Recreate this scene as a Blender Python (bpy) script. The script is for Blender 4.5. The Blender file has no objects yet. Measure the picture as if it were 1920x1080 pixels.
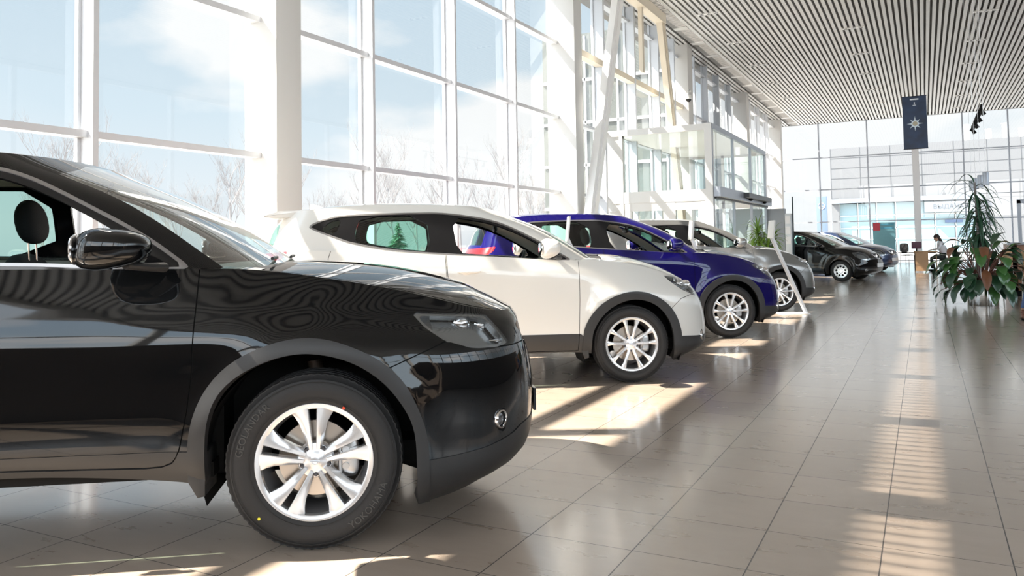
import bpy, bmesh, math, random
import numpy as np
from mathutils import Vector, Matrix
random.seed(7)
PI = math.pi
SC = bpy.context.scene
COL = SC.collection

# ---------------------------------------------------------------- camera
FPX, PPX, PPY = 1497.0, 960.0, 390.2
YAW, PITCH, ROLL, CAMH = 0.4757, 0.0449, -0.0172, 1.245
cam = bpy.data.cameras.new('camera')
cam.sensor_fit = 'HORIZONTAL'
cam.sensor_width = 36.0
cam.lens = 36.0 * FPX / 1920.0
cam.shift_x = 0.0
cam.shift_y = -(540.0 - PPY) / 1920.0
cam.clip_start = 0.05
cam.clip_end = 600
camo = bpy.data.objects.new('camera', cam)
COL.objects.link(camo)
SC.camera = camo
_F = Vector((-math.sin(YAW) * math.cos(PITCH), math.cos(YAW) * math.cos(PITCH), math.sin(PITCH)))
_r = Vector((math.cos(YAW), math.sin(YAW), 0)); _u = _r.cross(_F)
_R = _r * math.cos(ROLL) + _u * math.sin(ROLL); _U = -_r * math.sin(ROLL) + _u * math.cos(ROLL)
m = Matrix((( _R.x, _U.x, -_F.x), (_R.y, _U.y, -_F.y), (_R.z, _U.z, -_F.z))).to_4x4()
m.translation = Vector((0, 0, CAMH))
camo.matrix_world = m

# ---------------------------------------------------------------- light, sky, exposure
SC.view_settings.view_transform = 'Standard'
SC.view_settings.look = 'None'
SC.view_settings.gamma = 1.0
SC.view_settings.use_curve_mapping = False
SC.view_settings.exposure = 1.05
SUN_AZ, SUN_EL = math.radians(28.0), math.radians(48.3)   # direction the light travels towards, elevation
sun = bpy.data.lights.new('sun', 'SUN')
sun.energy = 13.0
sun.angle = math.radians(0.6)
sun.color = (1.0, 0.90, 0.78)
suno = bpy.data.objects.new('sun', sun)
COL.objects.link(suno)
sd = Vector((math.cos(SUN_AZ) * math.cos(SUN_EL), math.sin(SUN_AZ) * math.cos(SUN_EL), -math.sin(SUN_EL)))
suno.rotation_euler = sd.to_track_quat('-Z', 'Y').to_euler()
suno.location = (-20, -5, 20)

W = bpy.data.worlds.new('world'); SC.world = W; W.use_nodes = True
nt = W.node_tree; nt.nodes.clear()
def wn(t, **k):
    n = nt.nodes.new(t)
    for a, b in k.items(): setattr(n, a, b)
    return n
tc = wn('ShaderNodeTexCoord'); sep = wn('ShaderNodeSeparateXYZ'); nt.links.new(tc.outputs['Generated'], sep.inputs[0])
grad = wn('ShaderNodeValToRGB')
e = grad.color_ramp.elements
e[0].position = 0.0; e[0].color = (0.50, 0.53, 0.56, 1)
e[1].position = 1.0; e[1].color = (0.26, 0.37, 0.54, 1)
for p, c in ((0.03, (0.53, 0.56, 0.585, 1)), (0.16, (0.43, 0.505, 0.56, 1)), (0.40, (0.35, 0.44, 0.52, 1))):
    x = e.new(p); x.color = c
nt.links.new(sep.outputs['Z'], grad.inputs[0])
# cloud coordinates: flatten the dome so clouds get denser to the horizon
mp = wn('ShaderNodeMapping'); mp.inputs['Scale'].default_value = (2.2, 2.2, 5.0); mp.inputs['Location'].default_value = (3.1, 0.7, 0.2)
nt.links.new(tc.outputs['Generated'], mp.inputs[0])
nz = wn('ShaderNodeTexNoise'); nz.inputs['Scale'].default_value = 1.15; nz.inputs['Detail'].default_value = 7; nz.inputs['Roughness'].default_value = 0.5
nt.links.new(mp.outputs[0], nz.inputs['Vector'])
cr = wn('ShaderNodeValToRGB'); cr.color_ramp.elements[0].position = 0.47; cr.color_ramp.elements[1].position = 0.56
nt.links.new(nz.outputs['Fac'], cr.inputs[0])
mix = wn('ShaderNodeMixRGB'); nt.links.new(cr.outputs[0], mix.inputs[0]); nt.links.new(grad.outputs[0], mix.inputs[1]); mix.inputs[2].default_value = (0.62, 0.625, 0.63, 1)
# sky brightness raised behind and right of the camera to fill-light the room
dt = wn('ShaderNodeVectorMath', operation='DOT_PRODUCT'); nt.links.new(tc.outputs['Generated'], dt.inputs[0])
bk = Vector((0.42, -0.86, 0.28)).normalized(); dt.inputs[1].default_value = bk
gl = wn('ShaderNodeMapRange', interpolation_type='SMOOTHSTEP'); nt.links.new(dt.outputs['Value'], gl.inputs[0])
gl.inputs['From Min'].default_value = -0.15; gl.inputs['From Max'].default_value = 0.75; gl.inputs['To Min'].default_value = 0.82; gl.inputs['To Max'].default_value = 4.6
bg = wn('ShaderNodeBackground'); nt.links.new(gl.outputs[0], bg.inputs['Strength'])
out = wn('ShaderNodeOutputWorld')
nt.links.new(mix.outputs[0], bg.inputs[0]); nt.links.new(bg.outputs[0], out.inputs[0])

LAMP_XY = [(lx, ly) for lx in (-4.9, -1.6, 1.7) for ly in [17.6 + 3.6 * k for k in range(8)]]

# ---------------------------------------------------------------- materials
MATS = {}
def mat(name, col=(0.8, 0.8, 0.8), rough=0.5, metal=0.0, coat=0.0, trans=0.0, ior=1.45, emit=None, spec=0.5, bump=None, noise=None, coatr=0.03):
    if name in MATS: return MATS[name]
    mt = bpy.data.materials.new(name); mt.use_nodes = True
    n = mt.node_tree; b = n.nodes['Principled BSDF']
    b.inputs['Base Color'].default_value = (*col, 1); b.inputs['Roughness'].default_value = rough
    b.inputs['Metallic'].default_value = metal; b.inputs['Coat Weight'].default_value = coat; b.inputs['Coat Roughness'].default_value = coatr
    b.inputs['Transmission Weight'].default_value = trans; b.inputs['IOR'].default_value = ior
    b.inputs['Specular IOR Level'].default_value = spec
    if emit: b.inputs['Emission Color'].default_value = (*emit[0], 1); b.inputs['Emission Strength'].default_value = emit[1]
    if noise or bump:
        t = n.nodes.new('ShaderNodeTexCoord'); z = n.nodes.new('ShaderNodeTexNoise'); z.inputs['Detail'].default_value = 5
        z.inputs['Scale'].default_value = (noise or bump)[0]; n.links.new(t.outputs['Object'], z.inputs['Vector'])
        if noise:
            r = n.nodes.new('ShaderNodeMixRGB'); n.links.new(z.outputs['Fac'], r.inputs[0])
            k = noise[1]; r.inputs[1].default_value = (*[c * (1 - k) for c in col], 1); r.inputs[2].default_value = (*[min(1, c * (1 + k)) for c in col], 1)
            n.links.new(r.outputs[0], b.inputs['Base Color'])
        if bump:
            bb = n.nodes.new('ShaderNodeBump'); bb.inputs['Strength'].default_value = bump[1]; bb.inputs['Distance'].default_value = 0.01
            n.links.new(z.outputs['Fac'], bb.inputs['Height']); n.links.new(bb.outputs[0], b.inputs['Normal'])
    MATS[name] = mt
    return mt
def glass(name, tint=(0.9, 0.96, 0.94), refl=1.0, base=0.06, rough=0.0):
    """thin pane: tinted see-through with Fresnel reflection"""
    if name in MATS: return MATS[name]
    mt = bpy.data.materials.new(name); mt.use_nodes = True
    n = mt.node_tree; n.nodes.clear()
    o = n.nodes.new('ShaderNodeOutputMaterial'); t = n.nodes.new('ShaderNodeBsdfTransparent'); t.inputs[0].default_value = (*tint, 1)
    g = n.nodes.new('ShaderNodeBsdfGlossy'); g.inputs['Roughness'].default_value = rough; g.inputs[0].default_value = (refl, refl, refl, 1)
    f = n.nodes.new('ShaderNodeFresnel'); f.inputs[0].default_value = 1.5
    a = n.nodes.new('ShaderNodeMath'); a.operation = 'MULTIPLY_ADD'; a.inputs[1].default_value = 1.0; a.inputs[2].default_value = base - 0.04
    a.use_clamp = True
    geo = n.nodes.new('ShaderNodeNewGeometry')     # same reflectance from both faces of the pane
    ii = n.nodes.new('ShaderNodeMapRange'); ii.inputs['To Min'].default_value = 1.5; ii.inputs['To Max'].default_value = 1 / 1.5
    n.links.new(geo.outputs['Backfacing'], ii.inputs[0]); n.links.new(ii.outputs[0], f.inputs[0])
    x = n.nodes.new('ShaderNodeMixShader')
    n.links.new(f.outputs[0], a.inputs[0]); n.links.new(a.outputs[0], x.inputs[0]); n.links.new(t.outputs[0], x.inputs[1]); n.links.new(g.outputs[0], x.inputs[2])
    n.links.new(x.outputs[0], o.inputs[0])
    MATS[name] = mt
    return mt

# ---------------------------------------------------------------- object helpers
def tag(o, label=None, cat=None, group=None, kind=None):
    if label: o['label'] = label
    if cat: o['category'] = cat
    if group: o['group'] = group
    if kind: o['kind'] = kind
    return o
def empty(name, loc=(0, 0, 0), rz=0, label=None, cat=None, group=None):
    o = bpy.data.objects.new(name, None); COL.objects.link(o); o.location = loc; o.rotation_euler = (0, 0, rz); o.empty_display_size = 0.1
    return tag(o, label, cat, group)
def link(name, me, mt=None, parent=None):
    o = bpy.data.objects.new(name, me); COL.objects.link(o)
    if mt is not None:
        for q in (mt if isinstance(mt, (list, tuple)) else [mt]): me.materials.append(q)
    if parent: o.parent = parent
    return o
def copy_tree(o, parent=None):
    c = o.copy(); COL.objects.link(c); c.parent = parent
    for ch in list(o.children): copy_tree(ch, c)
    return c
class MB:
    """collects shapes into one mesh"""
    def __init__(s): s.v = []; s.f = []; s.m = []; s.sm = []
    def add(s, v, f, mi=0, smooth=False):
        n = len(s.v); s.v += [tuple(p) for p in v]; s.f += [tuple(i + n for i in q) for q in f]; s.m += [mi] * len(f); s.sm += [smooth] * len(f); return s
    def box(s, a, b, mi=0, M=None):
        x0, y0, z0 = a; x1, y1, z1 = b
        v = [(x0, y0, z0), (x1, y0, z0), (x1, y1, z0), (x0, y1, z0), (x0, y0, z1), (x1, y0, z1), (x1, y1, z1), (x0, y1, z1)]
        if M: v = [M @ Vector(p) for p in v]
        return s.add(v, [(0, 3, 2, 1), (4, 5, 6, 7), (0, 1, 5, 4), (1, 2, 6, 5), (2, 3, 7, 6), (3, 0, 4, 7)], mi)
    def tube(s, pts, r, n=10, mi=0, cap=True, flat=1.0):
        pts = [Vector(p) for p in pts]; rr = r if isinstance(r, (list, tuple)) else [r] * len(pts)
        V = []; up = None
        for i, p in enumerate(pts):
            t = (pts[min(i + 1, len(pts) - 1)] - pts[max(i - 1, 0)]).normalized()
            if up is None:
                up = Vector((0, 0, 1)) if abs(t.z) < 0.9 else Vector((1, 0, 0))
            a = t.cross(up).normalized(); up = a.cross(t).normalized()
            for k in range(n):
                w = 2 * PI * k / n; V.append(p + a * math.cos(w) * rr[i] + up * math.sin(w) * rr[i] * flat)
        F = []
        for i in range(len(pts) - 1):
            for k in range(n): F.append((i * n + k, i * n + (k + 1) % n, (i + 1) * n + (k + 1) % n, (i + 1) * n + k))
        if cap: F += [tuple(range(n))[::-1], tuple(range((len(pts) - 1) * n, len(pts) * n))]
        return s.add(V, F, mi, True)
    def lathe(s, prof, n=48, axis='Z', M=None, mi=0, closed=False, a0=0, a1=2 * PI):
        """prof: (r, h) pairs turned about the axis"""
        V = []; full = abs(a1 - a0 - 2 * PI) < 1e-6; nn = n if full else n + 1
        for r, h in prof:
            for k in range(nn):
                w = a0 + (a1 - a0) * k / n; c, q = r * math.cos(w), r * math.sin(w)
                p = (c, q, h) if axis == 'Z' else (c, h, q) if axis == 'Y' else (h, c, q)
                V.append(M @ Vector(p) if M else p)
        F = []; L = len(prof)
        for i in range(L if closed else L - 1):
            j = (i + 1) % L
            for k in range(n):
                k2 = (k + 1) % nn
                F.append((i * nn + k, i * nn + k2, j * nn + k2, j * nn + k))
        return s.add(V, F, mi, True)
    def prism(s, poly, h0, h1, axis='Z', M=None, mi=0, smooth=False):
        n = len(poly)
        def P(a, b, h):
            p = (a, b, h) if axis == 'Z' else (a, h, b) if axis == 'Y' else (h, a, b)
            return M @ Vector(p) if M else p
        V = [P(a, b, h0) for a, b in poly] + [P(a, b, h1) for a, b in poly]
        F = [tuple(range(n))[::-1], tuple(range(n, 2 * n))] + [(i, (i + 1) % n, n + (i + 1) % n, n + i) for i in range(n)]
        return s.add(V, F, mi, smooth)
    def quad(s, a, b, c, d, mi=0): return s.add([a, b, c, d], [(0, 1, 2, 3)], mi)
    def blob(s, c, r, n=2.6, nu=20, nv=12, M=None, mi=0, fn=None):
        """superellipsoid, n>2 is boxier"""
        V = []; F = []; e = 2.0 / n
        pw = lambda x: math.copysign(abs(x) ** e, x)
        for j in range(nv + 1):
            b = -PI / 2 + PI * j / nv
            for i in range(nu):
                a = 2 * PI * i / nu
                p = Vector((r[0] * pw(math.cos(b)) * pw(math.cos(a)), r[1] * pw(math.cos(b)) * pw(math.sin(a)), r[2] * pw(math.sin(b))))
                if fn: p = fn(p)
                if M: p = M @ p
                V.append(p + Vector(c))
        for j in range(nv):
            for i in range(nu): F.append((j * nu + i, j * nu + (i + 1) % nu, (j + 1) * nu + (i + 1) % nu, (j + 1) * nu + i))
        return s.add(V, F, mi, True)
    def build(s, name, mt, parent=None, bevel=0, fixn=True, loc=None, rz=None):
        me = bpy.data.meshes.new(name); me.from_pydata(s.v, [], s.f)
        me.polygons.foreach_set('material_index', s.m); me.polygons.foreach_set('use_smooth', s.sm)
        if fixn:
            b = bmesh.new(); b.from_mesh(me); bmesh.ops.remove_doubles(b, verts=b.verts, dist=1e-6); bmesh.ops.recalc_face_normals(b, faces=b.faces)
            if bevel:
                bmesh.ops.bevel(b, geom=[x for x in b.edges if x.is_manifold and x.calc_face_angle(0) > 0.5], offset=bevel, segments=2, affect='EDGES', profile=0.6)
                for f in b.faces: f.smooth = True
            b.to_mesh(me); b.free()
        if bevel:
            try: me.set_sharp_from_angle(angle=math.radians(50))
            except Exception: pass
        elif any(s.sm):
            try: me.set_sharp_from_angle(angle=math.radians(40))
            except Exception: pass
        me.update()
        o = link(name, me, mt, parent)
        if loc is not None: o.location = loc
        if rz is not None: o.rotation_euler = (0, 0, rz)
        return o
def text_mesh(body, size, name='text', extrude=0.002, bold=False):
    cu = bpy.data.curves.new(name, 'FONT'); cu.body = body; cu.size = size; cu.extrude = extrude; cu.align_x = 'CENTER'; cu.align_y = 'CENTER'; cu.resolution_u = 3
    o = bpy.data.objects.new(name, cu); COL.objects.link(o)
    dg = bpy.context.evaluated_depsgraph_get(); me = bpy.data.meshes.new_from_object(o.evaluated_get(dg))
    bpy.data.objects.remove(o); bpy.data.curves.remove(cu); me.materials.clear(); me.name = name
    return me

# ---------------------------------------------------------------- shared materials
M_TYRE = mat('tyre_rubber', (0.022, 0.021, 0.021), 0.62, spec=0.45, bump=(60, 0.15))
M_RIM = mat('silver_alloy', (0.78, 0.78, 0.79), 0.26, 0.75, coat=0.5)
M_RIMD = mat('alloy_inner', (0.30, 0.30, 0.31), 0.4, 0.8)
M_PLAST = mat('grey_black_plastic', (0.030, 0.029, 0.029), 0.42, spec=0.5)
M_BLACK = mat('matt_black', (0.006, 0.006, 0.006), 0.7, spec=0.2)
M_GLOSSB = mat('gloss_black_trim', (0.008, 0.008, 0.009), 0.12)
M_CHROME = mat('chrome', (0.85, 0.85, 0.86), 0.07, 1.0)
M_STEEL = mat('brushed_steel', (0.55, 0.54, 0.53), 0.33, 1.0)
M_DISC = mat('brake_disc_metal', (0.50, 0.44, 0.38), 0.3, 1.0)
M_SEAT = mat('charcoal_seat_fabric', (0.018, 0.019, 0.021), 0.85, bump=(300, 0.2))
M_LINER = mat('beige_headliner', (0.42, 0.39, 0.35), 0.9)
M_TRIM = mat('dark_cabin_trim', (0.03, 0.03, 0.031), 0.6)
M_CLEAR = glass('headlamp_cover', (0.93, 0.95, 0.96), base=0.06)
M_WIND = glass('car_glass', (0.80, 0.93, 0.89), base=0.10)
M_SCREEN = glass('windscreen_glass', (0.72, 0.86, 0.84), base=0.26)
M_TINT = glass('green_tinted_glass', (0.55, 0.78, 0.70), base=0.06)
M_RED = mat('red_tail_lamp', (0.55, 0.01, 0.015), 0.12, coat=1.0)
M_PLATE = mat('white_plate', (0.8, 0.8, 0.8), 0.4)
SC.cycles.transparent_max_bounces = 32
SC.cycles.max_bounces = 10
# ---------------------------------------------------------------- the building
XW, YF, ZC = -6.7, 44.6, 7.3
M_WHITE = mat('white_painted_steel', (0.57, 0.57, 0.555), 0.4)
M_FRAME = mat('pale_grey_aluminium', (0.62, 0.63, 0.65), 0.35, 0.2)
M_FRAMED = mat('grey_aluminium', (0.34, 0.37, 0.42), 0.35, 0.3)
M_PANE = glass('window_pane', (0.95, 0.97, 0.97), base=0.045)
M_PANEG = glass('green_glass_pane', (0.84, 0.93, 0.92), base=0.07)
M_CREAM = mat('cream_painted_steel', (0.58, 0.52, 0.42), 0.45)

def floor_material():
    mt = bpy.data.materials.new('beige_floor_tiles'); mt.use_nodes = True; n = mt.node_tree; b = n.nodes['Principled BSDF']; L = n.links
    def nd(t, **k):
        q = n.nodes.new(t)
        for a, c in k.items(): setattr(q, a, c)
        return q
    geo = nd('ShaderNodeNewGeometry'); sp = nd('ShaderNodeSeparateXYZ'); L.new(geo.outputs['Position'], sp.inputs[0])
    S_, X0, Y0 = 0.4498, -1.543, 3.130
    def axis(sock, o):
        a = nd('ShaderNodeMath', operation='SUBTRACT'); L.new(sock, a.inputs[0]); a.inputs[1].default_value = o - 100 * S_
        d = nd('ShaderNodeMath', operation='DIVIDE'); L.new(a.outputs[0], d.inputs[0]); d.inputs[1].default_value = S_
        f = nd('ShaderNodeMath', operation='FRACT'); L.new(d.outputs[0], f.inputs[0])
        fl = nd('ShaderNodeMath', operation='FLOOR'); L.new(d.outputs[0], fl.inputs[0])
        s1 = nd('ShaderNodeMath', operation='SUBTRACT'); L.new(f.outputs[0], s1.inputs[0]); s1.inputs[1].default_value = .5
        ab = nd('ShaderNodeMath', operation='ABSOLUTE'); L.new(s1.outputs[0], ab.inputs[0])
        return ab.outputs[0], fl.outputs[0]
    ax, ix = axis(sp.outputs['X'], X0); ay, iy = axis(sp.outputs['Y'], Y0)
    gx = nd('ShaderNodeMath', operation='GREATER_THAN'); L.new(ax, gx.inputs[0]); gx.inputs[1].default_value = .5 - .0056
    gy = nd('ShaderNodeMath', operation='GREATER_THAN'); L.new(ay, gy.inputs[0]); gy.inputs[1].default_value = .5 - .0046
    g = nd('ShaderNodeMath', operation='MAXIMUM'); L.new(gx.outputs[0], g.inputs[0]); L.new(gy.outputs[0], g.inputs[1])
    cb = nd('ShaderNodeCombineXYZ'); L.new(ix, cb.inputs[0]); L.new(iy, cb.inputs[1])
    wn_ = nd('ShaderNodeTexWhiteNoise'); L.new(cb.outputs[0], wn_.inputs[0])
    # streaky clouding that shifts from tile to tile
    vm = nd('ShaderNodeVectorMath', operation='SCALE'); L.new(wn_.outputs['Color'], vm.inputs[0]); vm.inputs['Scale'].default_value = 40
    va = nd('ShaderNodeVectorMath', operation='ADD'); L.new(geo.outputs['Position'], va.inputs[0]); L.new(vm.outputs[0], va.inputs[1])
    mp_ = nd('ShaderNodeMapping'); mp_.inputs['Scale'].default_value = (1.2, 3.2, 1); L.new(va.outputs[0], mp_.inputs[0])
    nz_ = nd('ShaderNodeTexNoise'); nz_.inputs['Scale'].default_value = 2.6; nz_.inputs['Detail'].default_value = 8; nz_.inputs['Roughness'].default_value = .62; L.new(mp_.outputs[0], nz_.inputs['Vector'])
    r = nd('ShaderNodeValToRGB'); r.color_ramp.elements[0].position = .3; r.color_ramp.elements[1].position = .72
    r.color_ramp.elements[0].color = (0.375, 0.300, 0.238, 1); r.color_ramp.elements[1].color = (0.440, 0.362, 0.298, 1); L.new(nz_.outputs['Fac'], r.inputs[0])
    hs = nd('ShaderNodeHueSaturation'); L.new(r.outputs[0], hs.inputs['Color'])
    mm = nd('ShaderNodeMapRange'); L.new(wn_.outputs['Value'], mm.inputs[0]); mm.inputs['To Min'].default_value = .93; mm.inputs['To Max'].default_value = 1.07; L.new(mm.outputs[0], hs.inputs['Value'])
    mx = nd('ShaderNodeMixRGB'); L.new(g.outputs[0], mx.inputs[0]); L.new(hs.outputs[0], mx.inputs[1]); mx.inputs[2].default_value = (.05, .045, .042, 1)
    L.new(mx.outputs[0], b.inputs['Base Color'])
    ro = nd('ShaderNodeMapRange'); L.new(nz_.outputs['Fac'], ro.inputs[0]); ro.inputs['To Min'].default_value = .24; ro.inputs['To Max'].default_value = .33
    rm = nd('ShaderNodeMath', operation='MAXIMUM'); L.new(ro.outputs[0], rm.inputs[0]); gm = nd('ShaderNodeMath', operation='MULTIPLY'); L.new(g.outputs[0], gm.inputs[0]); gm.inputs[1].default_value = .7; L.new(gm.outputs[0], rm.inputs[1])
    L.new(rm.outputs[0], b.inputs['Roughness'])
    b.inputs['IOR'].default_value = 1.75; b.inputs['Coat Weight'].default_value = .8; b.inputs['Coat Roughness'].default_value = .13; b.inputs['Coat IOR'].default_value = 1.5
    bp = nd('ShaderNodeBump'); bp.inputs['Strength'].default_value = .25; bp.inputs['Distance'].default_value = .002; bp.invert = True; L.new(g.outputs[0], bp.inputs['Height']); L.new(bp.outputs[0], b.inputs['Normal'])
    return mt
def struct(o): o['kind'] = 'structure'; return o
struct(MB().box((XW - .1, -9, -.12), (12, YF + .1, 0)).build('floor', floor_material()))
# open slatted metal ceiling: one slat every 15 cm running the length of the hall, with a lit slot beside the glass
M_SLAT = mat('ceiling_slat', (0.50, 0.50, 0.49), 0.42, 0.1)
M_CEILB = mat('ceiling_void', (0.24, 0.24, 0.235), 0.9)
SX0, SX1 = -6.17, -5.77
c = MB(); x = XW + .06
while x < 12:
    if not (SX0 - .09 < x < SX1): c.box((x, -9, ZC), (x + .088, YF, ZC + .035))
    x += .15
c.box((XW, -9, ZC + .12), (SX0, YF, ZC + .14), 1); c.box((SX1, -9, ZC + .12), (12, YF, ZC + .14), 1)
y = -9
while y < YF:
    c.box((SX0, y, ZC), (SX1, y + .080, ZC + .03), 1); y += .115
y = 1.08 - 1.93 * 5
while y < YF:
    c.box((SX0, y - .14, ZC - .004), (SX1, y + .14, ZC + .04)); y += 1.93
ceil = struct(c.build('ceiling', [M_SLAT, M_CEILB], fixn=False))
# roof over the void, fascia and outside sun canopy (they keep the high sun off the deeper floor)
rf = MB(); rf.box((XW - .2, -9, ZC + 1.6), (12, YF + .3, ZC + 1.75)); rf.box((XW - .12, -9, ZC + .05), (XW + .06, YF, ZC + .78)); rf.box((XW - .85, -9, ZC + .04), (XW - .05, YF, ZC + .14)); rf.box((11.9, -9, ZC), (12.1, YF, ZC + 1.7)); rf.box((XW, YF, ZC), (12, YF + .2, ZC + 1.7)); rf.box((XW, -9.2, ZC), (12, -9, ZC + 1.7))
struct(rf.build('trim_1', mat('roof_grey', (.12, .12, .115), .8)))
# glazed wall on the left: columns, fins, transoms, panes
cols = [-9.9, -1.65, 6.64, 14.93, 24.15, 33.3, 41.9]
nt_ = 1
for i, yc in enumerate(cols):
    nt_ += 1; d = .36 if i < 3 else .50; wd = .40
    if i >= 4: d, wd = .42, .55
    struct(MB().box((XW - .12, yc, 0), (XW + d, yc + wd, ZC + .02)).build('trim_%d' % nt_, M_WHITE if i < 4 else mat('column_off_white', (.50, .49, .47), .45), bevel=.004))
ZT = [.10, .72, 2.26, 3.80, 5.35, 6.9]
def bay(num, y0, y1, fins, zt, glassm=M_PANE, fw=.055, fd=.20, zmin=0, fm=M_FRAME):
    f = MB()
    for yy in fins: f.box((XW - .04, yy, zmin), (XW + fd, yy + fw, ZC + .1))
    for z in zt: f.box((XW - .04, y0, z), (XW + .11, y1, z + .055)); f.box((XW + .11, y0, z - .005), (XW + .13, y1, z + .06))
    # slim glazing beads beside every fin
    for yy in fins: f.box((XW - .02, yy - .03, zmin), (XW + .03, yy + fw + .03, ZC + .1))
    o = struct(f.build('window_%d' % num, fm))
    g_ = MB(); ys = [y0] + list(fins) + [y1]; zs = [zmin] + [z for z in zt if z > zmin] + [ZC + .1]
    for a in range(len(ys) - 1):
        for b_ in range(len(zs) - 1): g_.quad((XW, ys[a], zs[b_]), (XW, ys[a + 1], zs[b_]), (XW, ys[a + 1], zs[b_ + 1]), (XW, ys[a], zs[b_ + 1]))
    g_.build('window_pane', glassm, o)
bay(1, -9, -1.65, [-7.9, -5.8, -3.7], ZT); bay(2, -1.25, 6.64, [.35, 2.45, 4.55], ZT); bay(3, 7.04, 14.93, [8.6, 10.73, 12.84], ZT)
M_FIN = mat('shaded_fin', (.46, .49, .53), .4)  # darker blue-grey puts the shade on these fins into their colour
bay(4, 15.33, 24.15, [17.25, 19.5, 21.6, 23.2], ZT[2:], fw=.10, fd=.26, fm=M_FIN)
bay(5, 24.7, 33.3, [25.9, 27.6, 29.4, 31.4], ZT[2:], fw=.10, fd=.18, fm=M_FIN); bay(6, 33.85, 41.9, [35.4, 37.5, 39.7], ZT[2:], fw=.10, fd=.18); bay(7, 42.45, YF, [43.4], ZT[2:], fw=.10, fd=.18)
# raking braces and their head beam
def beam(name, a, b_, w, h, mt):
    A, B_ = Vector(a), Vector(b_); d = (B_ - A); L = d.length; d.normalize(); sx = Vector((1, 0, 0)); sy = d.cross(sx).normalized(); sx = sy.cross(d).normalized()
    M_ = Matrix((( sx.x, sy.x, d.x, A.x), (sx.y, sy.y, d.y, A.y), (sx.z, sy.z, d.z, A.z), (0, 0, 0, 1)))
    m_ = MB(); m_.box((-w / 2, -h / 2, 0), (w / 2, h / 2, L), 0, M_); m_.box((-w / 2 - .03, -h * .16, 0), (w / 2 + .03, h * .16, L), 0, M_)
    return struct(m_.build(name, mt))
beam('trim_20', (-6.02, 14.47, 0), (-6.02, 17.33, ZC), .15, .36, mat('lit_white_steel', (.82, .82, .81), .4))  # lighter white puts the light falling on this brace into its colour
beam('trim_21', (-6.02, 22.70, 0), (-6.02, 20.43, ZC), .15, .34, M_CREAM)
struct(MB().box((-6.14, 17.2, 7.02), (-5.90, 20.6, 7.28)).build('trim_22', M_CREAM)); struct(MB().box((-6.08, 18.75, 5.4), (-5.98, 18.89, 7.02)).build('trim_23', M_CREAM))
struct(MB().box((-6.62, 15.3, 5.30), (-6.45, 24.2, 5.44)).build('trim_24', M_CREAM))
# far glazed wall
f = MB(); fx = [-6.70, -4.76, -2.43, 1.84, 3.74, 5.75, 7.7, 9.7]
for xx in fx: f.box((xx - .03, YF - .10, 0), (xx + .03, YF + .08, ZC + .1))
for z in (.05, 2.07, 3.76, 5.44): f.box((XW, YF - .07, z), (12, YF + .04, z + .06))
fw_ = struct(f.build('window_8', M_FRAMED)); g_ = MB(); fxx = fx + [12.0]
for a in range(len(fxx) - 1):
    for z0, z1 in ((0, 2.07), (2.07, 3.76), (3.76, 5.44), (5.44, ZC + .1)): g_.quad((fxx[a], YF, z0), (fxx[a + 1], YF, z0), (fxx[a + 1], YF, z1), (fxx[a], YF, z1))
g_.build('window_pane', M_PANE, fw_)
struct(MB().box((-.40, YF - .55, 0), (-.10, YF - .12, ZC + .02)).build('trim_25', mat('pillar_grey', (.55, .56, .58), .5)))
d_ = MB(); d_.box((3.95, YF - .16, 0), (4.10, YF - .05, 2.9)); d_.box((3.95, YF - .16, 2.75), (6.1, YF - .05, 2.95)); d_.box((5.95, YF - .16, 0), (6.1, YF - .05, 2.9)); d_.box((5.0, YF - .14, 0), (5.06, YF - .06, 2.8)); struct(d_.build('door_1', M_FRAMED))
# walls behind the camera and on the right; high openings added for fill light
M_WALL = mat('warm_white_wall', (.62, .60, .57), .8, noise=(2, .03))
M_WALLD = mat('lower_wall_brown', (.16, .13, .11), .6, noise=(2, .1))
def lower_wall(kind):
    w = MB()
    if kind == 'wall_right':
        w.box((12, -9, 0), (12.2, YF, 3.3)); w.box((12, -9, ZC - .15), (12.2, YF, ZC + .1), 1)
        for yy in range(-9, 45, 3): w.box((12, yy, 3.3), (12.2, yy + .16, ZC), 1)
        w.box((12, -9, 3.3), (12.2, YF, 3.4), 1); w.box((12, -9, 5.3), (12.2, YF, 5.36), 1)
    else:
        w.box((XW, -9.2, 0), (12, -9, 3.3)); w.box((XW, -9.2, ZC - .15), (12, -9, ZC + .1), 1)
        for xx in range(-6, 13, 3): w.box((xx, -9.2, 3.3), (xx + .16, -9, ZC), 1)
        w.box((XW, -9.2, 3.3), (12, -9, 3.4), 1); w.box((XW, -9.2, 5.3), (12, -9, 5.36), 1)
    struct(w.build(kind, [M_WALLD, M_WHITE]))
lower_wall('wall_right'); lower_wall('wall_back')

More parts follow.
